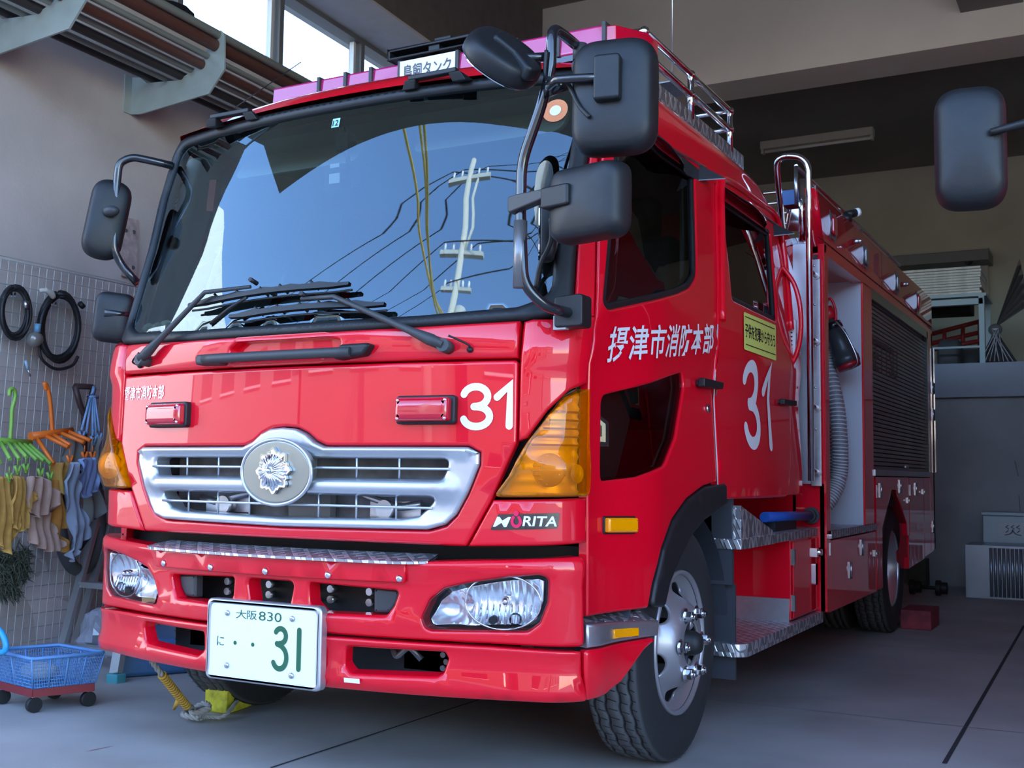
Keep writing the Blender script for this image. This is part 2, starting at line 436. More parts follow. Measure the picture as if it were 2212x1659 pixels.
# ---------------------------------------------------------------- front panel with grille
lid = sym([(0, 1.304), (.800, 1.302), (.802, 1.062), (.73, .899), (.648, .757), (0, .757)])
lid = rnd(lid, .012)
grille_h = [(0, 1.108), (.05, 1.104), (.09, 1.088), (.125, 1.062), (.165, 1.047), (.655, 1.047), (.69, 1.03), (.69, .995), (.655, .912), (.618, .848), (.585, .818), (.53, .803), (0, .796)]
grille_o = sym(grille_h)
G_HOLE = [tuple(p) for p in offset([Vector(q) for q in (grille_o if area2([Vector(q) for q in grille_o]) > 0 else grille_o[::-1])], -.003)]
front = pm('front_panel', lid, CM, RED, holes=[G_HOLE], thick=.03, bev=.006)
def gbump(u, z):
    mid = math.exp(-((z - .925) / .022) ** 2) * .028 * (1 - smst(.55, .66, abs(u)))
    edge = -.012 * smst(.30, .0, min(abs(z - .82), abs(z - 1.03)) * 8)
    return .004 + mid + (.012 if z > 1.03 else .012 * smst(.86, .80, z)) 
GM = smap(CAB, gbump)
slotT = rnd([(.09, 1.012), (.60, 1.012), (.575, .95), (.09, .95)], [.005, .02, .02, .005])
slotB = rnd(sym([(0, .897), (.56, .897), (.50, .842), (.44, .832), (0, .824)]), .012)
grille = pm('grille', rnd(grille_o, .01), GM, SIL, holes=[slotT, mir(slotT), slotB], thick=.06, bev=.007, step=.02)
g = MB()
for a, b, z in ((.09, .60, .982), (-.60, -.09, .982), (-.545, .545, .866)):
    g.tube([CM(a + (b - a) * i / 16, z, .006) for i in range(17)], .0045, 6)
part(g, 'grille_bar', SIL, grille)
g = MB()
for u in (-.43, -.28, .28, .43):
    g.tube([CM(u, .952, .0), CM(u, 1.012, .0)], .0035, 6)
for u in (-.42, -.28, -.14, .14, .28, .42): g.tube([CM(u, .828, .0), CM(u, .897, .0)], .0035, 6)
part(g, 'grille_divider', SIL, grille)
# silver badge plate with fire-service crest
ell = [(.137 * math.cos(2 * PI * i / 48), .967 + .100 * math.sin(2 * PI * i / 48)) for i in range(48)]
badge = pm('badge_plate', ell, smap(CAB, lambda u, z: .040), mat('khaki_silver', (.30, .29, .25), .33, .8), thick=.03, bev=.004, parent=grille, label='oval satin plate behind the crest')
g = MB(); g.tube([CM(.139 * math.cos(2 * PI * i / 48), .967 + .102 * math.sin(2 * PI * i / 48), .038) for i in range(48)], .006, 8, closed=True)
part(g, 'badge_rim', SIL, badge)
g = MB(); c0 = CM(0, .972, .041)
def crest(k, r0, y):
    vs = []
    for i in range(k * 8):
        q = 2 * PI * i / (k * 8) + PI / 2; j = i % k
        rr = r0 * (1, .97, .85, .88, .80, .88, .85, .97)[j % 8]
        vs.append((rr * .93 * math.cos(q), rr * math.sin(q)))
    return vs
g.prism(crest(6, .074, 0), 0, .012, lambda u, v, t: c0 + Vector((u, -t, v)))
o1 = len(g.v)
ray_ = crest(6, .066, 0); k_ = len(ray_)
g.add([c0 + Vector((u, -.012, v)) for u, v in ray_] + [c0 + Vector((0, -.030, 0))], [(i, (i + 1) % k_, k_) for i in range(k_)])
for i in range(24):
    q = 2 * PI * i / 24; e = Vector((math.cos(q) * .05, 0, math.sin(q) * .05))
    g.tube([c0 + Vector((0, -.030, 0)) + e * .2, c0 + Vector((0, -.0165, 0)) + e * 1.02], [.0018, .0035], 5)
g.sphere(c0 + Vector((0, -.031, 0)), .009, 10, 6)
part(g, 'crest', CHR, badge)
# radiator, latches seen through the slots
g = MB(); g.b2((-.62, 2.99, .80), (.62, 3.02, 1.1)); part(g, 'radiator', mat('radiator_grey', (.20, .20, .21), .6, noise=.5, nscale=9))
g = MB(); g.b2((-.07, 2.93, .8), (.10, 2.96, .93)); part(g, 'grille_bracket', mat('bracket_grey', (.16, .16, .17), .5))
for s in (-1, 1):
    g = MB(); g.tube(bend_path([(s * .22, 2.93, .90), (s * .29, 2.92, .885), (s * .37, 2.92, .86), (s * .45, 2.93, .875)], .03), .012, 8)
    g.cyl((s * .33, 2.9, .855), (s * .33, 2.95, .855), .03, 18); g.b2((s * .25, 2.94, .83), (s * .44, 2.95, .88))
    part(g, 'hood_latch', ALU)

# ---------------------------------------------------------------- cowl panel and grab handle
cowl = sym([(0, 1.404), (.47, 1.408), (.80, 1.416), (.800, 1.309), (0, 1.309)])
rec = rnd([(-.235, 1.322), (.13, 1.322), (.20, 1.345), (.215, 1.38), (.15, 1.392), (-.21, 1.392), (-.245, 1.37)], .015)
def cbump(u, z): return .012 * smst(1.30, 1.34, z)
COM = smap(CAB, cbump)
pm('cowl_panel', cowl, COM, RED, holes=[rec], thick=.05, bev=.006)
g = MB(); g2 = patch(rec, smap(CAB, lambda u, z: -.035 + .012), thick=.002, bev=.0); part(g2, 'handle_recess', RED, fix=False)
gh = MB()
gh.tube([COM(-.33 + .6 * i / 14, 1.336 + .0 * i, .028) for i in range(15)], .0165, 12)
handle = part(gh, 'front_handle', DGRY)
for sgn, u0, u1 in ((-1, -.37, -.25), (1, .20, .345)):
    pl = rnd([(u0, 1.352 if sgn < 0 else 1.316), (u1, 1.352 if sgn < 0 else 1.362), (u1, 1.316), (u0, 1.318 if sgn < 0 else 1.312)] if sgn < 0 else [(u0, 1.312), (u1 - .03, 1.325), (u1, 1.362), (u0 + .03, 1.36)], .014)
    pm('handle_end', pl, smap(CAB, lambda u, z: .045), BLK if sgn > 0 else DGRY, parent=handle, thick=.05, bev=.006)

# ---------------------------------------------------------------- windscreen
fr_o = rnd(sym([(0, 1.405), (.47, 1.409), (.81, 1.422), (.955, 1.44), (.935, 1.65), (.93, 2.06), (.90, 2.285), (.6, 2.262), (0, 2.256)][::1]), [0] + [.02, .02, .05, .1, .1, .13, .05, 0] * 2)
fr_o = rnd(sym([(0, 1.405), (.47, 1.409), (.81, 1.422), (.955, 1.44), (.935, 1.65), (.93, 2.06), (.905, 2.275), (.6, 2.268), (0, 2.262)]), .09)
fr_i = rnd(sym([(0, 1.446), (.47, 1.450), (.78, 1.465), (.878, 1.50), (.868, 1.65), (.872, 2.04), (.85, 2.222), (.6, 2.226), (0, 2.222)]), .06)
pm('windscreen_frame', fr_o, smap(CAB, lambda u, z: .006), BLK, holes=[fr_i], thick=.05, bev=.012, step=.03)
fr_g = [tuple(p) for p in offset([Vector(q) for q in (fr_i if area2([Vector(q) for q in fr_i]) > 0 else fr_i[::-1])], -.01)]
glass = patch(fr_g, smap(CAB, lambda u, z: -.012), thick=0, bev=0, step=.05)
windscreen = part(glass, 'windscreen', GLASS, fix=False)
# inspection sticker 12, orange round sticker
g = MB(); pl = [(-.022, 2.153), (.010, 2.153), (.010, 2.187), (-.022, 2.187)]; g.add([CM(u, v, -.010) for u, v in pl], [(0, 1, 2, 3)])
st = part(g, 'inspection_sticker', mat('sticker_cyan', (.35, .75, .85), .5), windscreen, fix=False)
part(decal(text_fit('12', -.018, .006, 2.158, 2.18, bold=.02), CM, -.0085), 'sticker_number', BLK, st, fix=False)
for r, m, d in ((.04, mat('sticker_orange', (.75, .25, .10), .5), -.010), (.018, WHT, -.009)):
    g = MB(); g.add([CM(.80 + r * math.cos(2 * PI * i / 24), 2.12 + r * math.sin(2 * PI * i / 24), d) for i in range(24)], [tuple(range(24))]); part(g, 'round_sticker', m, windscreen, fix=False)

# ---------------------------------------------------------------- corner panels, turn signals
SIGL = [(.805, 1.052), (.83, 1.066), (.895, 1.15), (.962, 1.212), (1.03, 1.238)]
def kbump(u, z): return .016 * smst(1.27, 1.325, z) * smst(1.10, .95, abs(u)) * smst(.80, .84, abs(u)) - .0
for s in (1, -1):
    f = (lambda p: p) if s == 1 else mir
    pm('corner_panel', f([(.808, 1.418), (.808, 1.065), (.835, 1.075), (.895, 1.155), (.962, 1.216), (1.034, 1.240), (1.034, 1.44), (.965, 1.44), (.90, 1.418)]), smap(CAB, kbump), RED, thick=.03, bev=.006)
    pm('lower_corner_panel', f([(.733, .893), (1.036, .903), (1.038, .772), (.655, .757)]), CM, RED, thick=.03, bev=.006)
    # turn signal: red surround, silver ribbed reflector, orange lens with two domes
    sig_o = f(rnd([(1.032, 1.225), (1.036, .908), (.736, .902), (.785, .965), (.835, 1.058), (.895, 1.14), (.962, 1.20)], [.01, .02, .012, 0, 0, 0, 0]))
    def lens_b(u, z): return .012 + .030 * math.exp(-((abs(u) - .93) / .085) ** 2 - ((z - .985) / .062) ** 2)
    refl = pm('signal_reflector', sig_o, smap(CAB, lambda u, z: -.03 + .004 * math.sin(z * 180)), mat('signal_silver', (.92, .86, .74), .3, .35), thick=.01, bev=.002, step=.012)
    lensm = MT.get('orange_glass') or amber_glass('orange_glass')
    lens = pm('turn_signal', sig_o, smap(CAB, lens_b), lensm, thick=.045, bev=.004, step=.016)
    refl.parent = lens; refl.matrix_parent_inverse = Matrix.Identity(4); lens['label'] = 'orange glass turn signal'
    g = MB(); c = CM(s * .90, .982, .008)
    for i in range(7): g.tube([CM(s * (.90 + .052 * math.cos(2 * PI * j / 20) * math.sin(PI * (i + .5) / 7)), .982 - .048 + .096 * (i + .5) / 7, .012 + .01 * math.sin(2 * PI * j / 20) * 0) for j in range(20)], .0035, 5, closed=True)
    g.sphere(CM(s * .90, .982, .0), .052, 20, 12, (1, .55, .95)); part(g, 'bulb_lens', mat('amber_bulb', (1.0, .86, .62), .12, 0, coat=1.), lens)
    g = MB(); g.sphere(CM(s * .995, .972, -.002), .026, 14, 8, (.8, .6, 1.1)); part(g, 'side_bulb', MT['amber_bulb'], lens)
    # ribs behind the upper lens
    g = MB()
    for i in range(5):
        z = 1.055 + i * .024; u0 = lerp_t([(1.0, .80), (1.058, .85), (1.14, .91), (1.2, .98)], z)
        g.tube([CM(s * (u0 + (1.02 - u0) * j / 5), z, -.008) for j in range(6)], .003, 5)
    part(g, 'lens_rib', mat('rib_brown', (.35, .12, .01), .4), lens)

# ---------------------------------------------------------------- red marker lights on the nose
for s in (1, -1):
    mk = rnd([(s * .424, 1.114), (s * .618, 1.114), (s * .618, 1.200), (s * .424, 1.200)][::s], .012)
    base = pm('marker_light', mk, smap(CAB, lambda u, z: .022), BLK, thick=.03, bev=.004)
    mk2 = rnd([(s * .432, 1.122), (s * .606, 1.122), (s * .606, 1.192), (s * .432, 1.192)][::s], .01)
    b2 = pm('marker_lens', mk2, smap(CAB, lambda u, z: .048 + .004 * math.cos((z - 1.157) * 45)), REDL, parent=base, thick=.03, bev=.01, step=.012)
    for a in (.442, .596):
        for b_ in (1.130, 1.184):
            g = MB(); g.sphere(CM(s * a, b_, .045), .0055, 8, 6); part(g, 'screw', CHR, base)

# ---------------------------------------------------------------- lettering on the nose
dm = smap(CAB)
g = MB()
for k_, v in enumerate(digit3(.626, 1.096, .105, .140, .022) + digit1(.742, 1.098, .050, .140, .022)): decal(v, dm, .002 + .0005 * k_, g)
part(g, 'number_31', WHT, front, fix=False)
part(decal(text_fit('摂津市消防本部', -.792, -.568, 1.214, 1.264, bold=.015), dm, .002), 'city_lettering', WHT, front, fix=False)
# maker's badge
bl = rnd([(.726, .807), (.925, .816), (.932, .860), (.752, .853)], .004)
mb_ = part(decal((bl, [tuple(range(len(bl)))]), CM, .0030, sub=.015), 'maker_badge', GBLK, fix=False)
part(decal(text_fit('M', .735, .790, .817, .846, bold=.02, shear=.3), CM, .0045, sub=.012), 'badge_letter', WHT, mb_, fix=False)
part(decal(text_fit('RITA', .824, .922, .821, .850, bold=.02, shear=.15), CM, .0045, sub=.012), 'badge_letter', WHT, mb_, fix=False)
ring = []
g = MB(); decal(stroke(arcp(.806, .834, .0125, .0145, 130, 410, 20), .009), CM, .005, g, sub=.01); decal(stroke([(.806, .857)], .016), CM, .0052, g, sub=.01)
part(g, 'badge_ring', mat('badge_red', (.75, .01, .08), .3), mb_, fix=False)

# ---------------------------------------------------------------- bumper
HL = [(.897, .673), (.893, .607), (.87, .548), (.838, .523), (.56, .514), (.54, .520), (.531, .546), (.557, .601), (.598, .634), (.667, .652), (.786, .673), (.87, .682)]
HLr = rnd(HL, .02)
UIo = rnd([(.15, .632), (.458, .622), (.441, .576), (.419, .547), (.19, .543), (.155, .57)], [.012, .012, .01, .02, .03, .02])
UIc = rnd([(-.095, .632), (.095, .632), (.075, .543), (-.075, .543)], .02)
bu = rnd(sym([(0, .707), (.55, .711), (.85, .727), (1.008, .735), (1.008, .478), (.73, .482), (0, .482)]), .02)
def bb(u, z): return .012 * math.exp(-((z - .70) / .02) ** 2) + .010 * math.exp(-((z - .525) / .02) ** 2) * smst(.55, .45, abs(u))
upper = pm('bumper', bu, smap(BUM, bb), RED, holes=[HLr, mir(HLr), UIo, mir(UIo), UIc], thick=.06, bev=.007, step=.03)
LIo = rnd([(.284, .449), (.60, .452), (.611, .432), (.596, .39), (.577, .380), (.304, .372), (.282, .39)], .014)
bl_ = rnd(sym([(0, .474), (.73, .474), (.996, .466), (.998, .322), (.47, .314), (0, .314)]), .015)
def lb(u, z): return .022 * smst(.40, .345, z) - .035 * smst(.335, .31, z) + .008 * math.exp(-((z - .47) / .012) ** 2)
lower = pm('bumper_skirt', bl_, smap(BUM, lb), RED, holes=[LIo, mir(LIo)], thick=.045, bev=.006, step=.028)
for s in (1, -1):
    f = (lambda p: p) if s == 1 else mir
    pm('skirt_end', rnd(f([(1.002, .468), (1.372, .470), (1.30, .435), (1.19, .352), (1.10, .325), (1.002, .322)]), .015), smap(BUM, lambda u, z: .006), RED, thick=.03, bev=.006)
    # tread-plate side step with orange reflector
    st = pm('side_step', f([(1.012, .540), (1.378, .520), (1.372, .474), (1.012, .474)]), smap(BUM, lambda u, z: .004), ALU, thick=.06, bev=.004)
    pm('step_tread', f([(1.02, .541), (1.37, .521), (1.37, .548), (1.02, .552)]), smap(BUM, lambda u, z: .0 - (z - .52) * 2.2), CHK, parent=st, thick=.002, bev=.001)
    pm('step_reflector', f([(1.145, .514), (1.272, .508), (1.272, .482), (1.145, .487)]), smap(BUM, lambda u, z: .010), ORG, parent=st, thick=.012, bev=.002)
    # headlight: dark surround, mirror bowl, two reflectors, clear lens
    hs = pm('headlight', f(HLr), smap(BUM, lambda u, z: -.088), GBLK, thick=.01, bev=.001)
    inner = [tuple(p) for p in offset([Vector(q) for q in (HLr if area2([Vector(q) for q in HLr]) > 0 else HLr[::-1])], .012)]
    inner = [(a + .01 * (a < .62), b) for a, b in inner]
    def bowl(u, z, s=s):
        u = abs(u); d1 = math.hypot(u - .765, (z - .600) * 1.15); d2 = math.hypot((u - .615) * 1.1, (z - .572) * 1.2)
        return -.012 - .055 * max(0, 1 - (d1 / .115) ** 2) - .045 * max(0, 1 - (d2 / .075) ** 2) + (.003 * math.sin(u * 260) if z > .60 or d1 < .1 else 0)
    pm('reflector_bowl', f(inner), smap(BUM, bowl), mat('lamp_silver', (.95, .96, .98), .22, .75), parent=hs, thick=.004, bev=.001, step=.007)
    pm('headlight_lens', f(HLr), smap(BUM, lambda u, z: .003), CLEAR, parent=hs, thick=0, bev=0)
    g = MB(); g.tube([BMP(s * (.765 + .108 * math.cos(2 * PI * i / 40)), .600 + .078 * math.sin(2 * PI * i / 40), -.012) for i in range(40)], .003, 6, closed=True)
    part(g, 'reflector_ring', CHR, hs)
    g = MB(); g.cyl(BMP(s * .772, .602, -.07), BMP(s * .772, .602, -.018), .016, 16, .012); g.sphere(BMP(s * .772, .602, -.018), .012, 12, 8); part(g, 'bulb', CHR, hs)
    g = MB(); g.cyl(BMP(s * .738, .548, -.03), BMP(s * .738, .548, -.006), .012, 16); part(g, 'lamp_cap', BLK, hs)
    g = MB(); g.sphere(BMP(s * .80, .552, -.02), .019, 12, 8); part(g, 'position_bulb', CLEAR, hs)
    for i in range(9):
        g = MB() if i == 0 else g; uu = .70 + .018 * i; g.tube([BMP(s * uu, .535 + .02 * abs(i - 4) / 4, -.016), BMP(s * uu, .592, -.03)], .003, 5)
    part(g, 'reflector_flute', CHR, hs)
    # grey end cap in the upper intake
    ec = rnd(f([(.362, .625), (.452, .618), (.438, .576), (.416, .550), (.362, .548)]), .008)
    pm('intake_cap', ec, smap(BUM, lambda u, z: -.028), DGRY, parent=upper, thick=.03, bev=.006)
# dark chassis structure behind the openings
g = MB(); g.b2((-.50, 2.93, .51), (.50, 2.99, .64)); g.b2((-.62, 3.0, .34), (.62, 3.05, .70)); g.b2((-.55, 3.0, .36), (-.35, 3.4, .5)); g.b2((.35, 3.0, .36), (.55, 3.4, .5))
g.b2((-.95, 3.1, .66), (.95, 3.4, .755)); part(g, 'front_crossmember', DRK)
for u in (-.30, -.12, .055, .13, .28):
    g = MB(); g.cyl((u, 2.90, .60), (u, 2.93, .60), .012, 10); g.cyl((u, 2.90, .567), (u, 2.93, .567), .012, 10); part(g, 'frame_bolt', STL)
g = MB()
for k in range(4): g.cyl((.50 + .012 * (k % 2), 2.985, .375 + .02 * k), (.50 + .012 * (k % 2), 3.0, .375 + .02 * k), .009, 10)
g.tube(bend_path([(.34, 2.95, .43), (.36, 2.94, .40), (.40, 2.95, .44), (.44, 2.96, .40)], .02), .010, 8); part(g, 'under_bracket', mat('dull_steel', (.25, .25, .27), .45, .8))

# step plate with bolts along the bumper top
stp = MB()
def strip(u, z, d): return BMP(u, z, d)
N = 40
vs = []; fs = []
for i in range(N + 1):
    u = -.585 + (.55 + .585) * i / N; w = min(1, (i + .5) / 3, (N - i + .5) / 3)
    a = BMP(u, .712, .040 * w); b_ = BMP(u, .728, -.085)
    vs += [a, b_, a - Vector((0, 0, .008)), b_ - Vector((0, 0, .008))]
for i in range(N):
    o = i * 4; fs += [(o, o + 4, o + 5, o + 1), (o + 2, o + 3, o + 7, o + 6), (o, o + 2, o + 6, o + 4)]
stp.add(vs, fs); sp = part(stp, 'bumper_step', CHK, label='tread-plate strip along the bumper top')
pm('step_facing', [(-.522, .703), (.488, .705), (.482, .648), (-.515, .646)], smap(BUM, lambda u, z: .019), RED, parent=sp, thick=.012, bev=.003)
for u in (-.468, -.233, 0, .233, .468):
    g = MB(); c = BMP(u, .660, .019); n = (BMP(u, .66, .03) - c).normalized(); g.tube([c, c + n * .004, c + n * .008], [.011, .011, .005], 14); part(g, 'bolt', CHR, sp)

# number plate
py = 2.742
plate = MB(); fro = rnd([(-.237, .313), (.221, .313), (.221, .565), (-.237, .565)], .022); fri = rnd([(-.216, .331), (.200, .331), (.200, .547), (-.216, .547)], .014)
pf = pm('licence_plate_frame', fro, fplane(py), SIL, holes=[fri], thick=.03, bev=.006)
pf.name = 'licence_plate'
g = MB(); g.b2((-.22, py + .003, .328), (.204, py + .008, .550)); pt = part(g, 'plate_sheet', mat('plate_white', (.80, .82, .80), .35), pf)
GRN = mat('plate_green', (.01, .10, .045), .4)
pmf = fplane(py + .003)
for s, x0, x1, z0, z1, b in (('大', -.115, -.072, .508, .535, 0), ('阪', -.070, -.030, .508, .536, 0)):
    part(decal(text_fit(s, x0, x1, z0, z1, bold=b), pmf, .001), 'plate_kanji', GRN, pf, fix=False)
part(decal(text_fit('830', -.022, .068, .508, .536), pmf, .001), 'plate_class_number', GRN, pf, fix=False)
part(decal(text_fit('に', -.190, -.160, .418, .448), pmf, .001), 'plate_kana', GRN, pf, fix=False)
for x in (-.115, -.043): part(decal(stroke([(x, .432)], .013), pmf, .001), 'plate_dot', GRN, pf, fix=False)
th = .0165; g = MB()
for k_, v in enumerate((stroke(arcp(.066, .467, .021, .022, 150, -70, 14) + [(.055, .441)], th), stroke([(.053, .443), (.070, .437)] + arcp(.064, .402, .027, .034, 62, -150, 16), th))): decal(v, pmf, .001 + .0005 * k_, g)
part(g, 'plate_digit', GRN, pf, fix=False); part(decal(stroke([(.138, .489), (.138, .374)], .0175), pmf, .001), 'plate_digit', GRN, pf, fix=False)
for x, z in ((-.150, .522), (.110, .522), (-.146, .360), (.112, .352)):
    g = MB(); g.tube([(x, py + .004, z), (x, py - .001, z), (x, py - .004, z)], [.009, .009, .004], 12); part(g, 'plate_screw', STL, pf)
g = MB(); g.add([BMP(.29 + a * .052, .351 + b * .014, .026) for a, b in ((0, 0), (1, 0), (1, 1), (0, 1))], [(0, 1, 2, 3)]); part(g, 'white_tag', WHT, lower, fix=False)

# ---------------------------------------------------------------- wipers
def wiper(uz_piv, uz_mid, uz_end, b0, b1, conn):
    g = MB(); P0 = CM(*uz_piv, .045); P1 = CM(*uz_mid, .055); P2 = CM(*uz_end, .035)
    g.tube([P0, P0.lerp(P1, .12), P0.lerp(P1, .3), P1, P2], [.016, .019, .012, .008, .006], 10)
    g.cyl(CM(*uz_piv, -.0), CM(*uz_piv, .055), .020, 16)
    a = part(g, 'wiper', DGRY)
    g = MB(); n = 18; top = []; bot = []
    for i in range(n + 1):
        t = i / n; u = b0[0] + (b1[0] - b0[0]) * t; z = b0[1] + (b1[1] - b0[1]) * t + .012 * math.sin(PI * t)
        h = .0035 + .0065 * min(1, 3 * math.sin(PI * t)); top.append((u, z + h + .003 * math.cos(i * 2.1))); bot.append((u, z - h * .9))
    for i in range(n):
        q = [top[i], top[i + 1], bot[i + 1], bot[i]]
        for d_ in (.018, .034): g.add([CM(u, z, d_) for u, z in q], [(0, 1, 2, 3)])
        g.add([CM(*top[i], .018), CM(*top[i + 1], .018), CM(*top[i + 1], .034), CM(*top[i], .034)], [(0, 1, 2, 3)]); g.add([CM(*bot[i], .018), CM(*bot[i + 1], .018), CM(*bot[i + 1], .034), CM(*bot[i], .034)], [(0, 1, 2, 3)])
    g.tube([CM(u, z - .007, .008) for u, z in bot], .004, 6)
    part(g, 'wiper_blade', BLK, a)
    g = MB()
    for t in (.2, .35, .5, .62, .8):
        u = b0[0] + (b1[0] - b0[0]) * t; z = b0[1] + (b1[1] - b0[1]) * t + .012; g.tube([CM(u - .012, z + .012, .036), CM(u + .012, z - .010, .01)], .005, 6)
    g.tube([CM(*conn, .02), CM(*conn, .055)], .008, 8); part(g, 'blade_clip', BLK, a)
    return a
w1 = wiper((-.655, 1.347), (-.37, 1.555), (-.18, 1.568), (-.47, 1.527), (.219, 1.551), (-.17, 1.585))
g = MB(); g.tube([CM(-.345, 1.458, .02), CM(-.26, 1.50, .03), CM(-.19, 1.535, .03)], .006, 8); part(g, 'linkage_arm', BLK, w1)
w2 = wiper((.585, 1.342), (.19, 1.500), (.05, 1.510), (-.25, 1.470), (.362, 1.476), (.06, 1.520))
for u0, u1, s in ((-.66, -.70, -1), (.60, .655, 1)):
    g = MB(); g.tube(smooth_path([CM(u0, 1.37, .05), CM(u1 - .02 * (s < 0) , 1.345, .03), CM(u1, 1.334, .012)]), .0035, 6); g.sphere(CM(u1, 1.334, .012), .010, 10, 8); part(g, 'washer_nozzle', BLK, w1 if s < 0 else w2)

# ---------------------------------------------------------------- roof
RP = [(3.045, 2.262, 2.26), (3.09, 2.31, 2.245), (3.20, 2.362, 2.22), (3.40, 2.400, 2.19), (3.70, 2.42, 2.15), (4.8, 2.42, 2.14), (5.10, 2.395, 2.12), (5.24, 2.33, 2.08), (5.31, 2.2, 2.02), (5.33, 2.0, 1.98)]
def roof_pt(i, a):
    y, zc, ze = RP[i]; W_ = lerp_t([(3.05, .84), (3.10, .90), (3.25, .94), (5.1, .93), (5.33, .90)], y); n = lerp_t([(3.05, 2.6), (3.3, 4.), (4., 5.)], y)
    c = math.cos(a); s = math.sin(a)
    x = W_ * math.copysign(abs(s) ** (2 / n), s); z = ze + (zc - ze) * abs(c) ** (2 / n)
    bow = .15 * x * x * max(0, 1 - (y - 3.05) / 1.2); return (x, y + bow, z)
g = MB(); NA = 48; vs = [roof_pt(i, -PI / 2 + PI * j / NA) for i in range(len(RP)) for j in range(NA + 1)]
g.add(vs, [(i * (NA + 1) + j, i * (NA + 1) + j + 1, (i + 1) * (NA + 1) + j + 1, (i + 1) * (NA + 1) + j) for i in range(len(RP) - 1) for j in range(NA)], True)
roof = part(g, 'cab_roof', RED, fix=False, subsurf=1)
for c in (-.505, .385):
    yo = .15 * c * c; g = MB(); a = Vector((c - .085, 3.03 + yo, 2.276)); b_ = Vector((c + .085, 3.03 + yo, 2.276))
    g.box((a + b_) / 2, (.185, .028, .017))
    for e, sx in ((a, -1), (b_, 1)):
        g.add([e + Vector((x_, y_, z_)) for x_, y_, z_ in ((-.022, -.013, -.006), (.022, -.013, -.006), (.022, .013, -.006), (-.022, .013, -.006), (.014 * sx - .026, .0, -.036), (.014 * sx + .026, .0, -.036), (.014 * sx + .026, .06, -.02), (.014 * sx - .026, .06, -.02))], [(0, 1, 2, 3), (4, 7, 6, 5), (0, 4, 5, 1), (1, 5, 6, 2), (2, 6, 7, 3), (3, 7, 4, 0)])
    part(g, 'roof_handle', BLK, roof, bevel=.004)

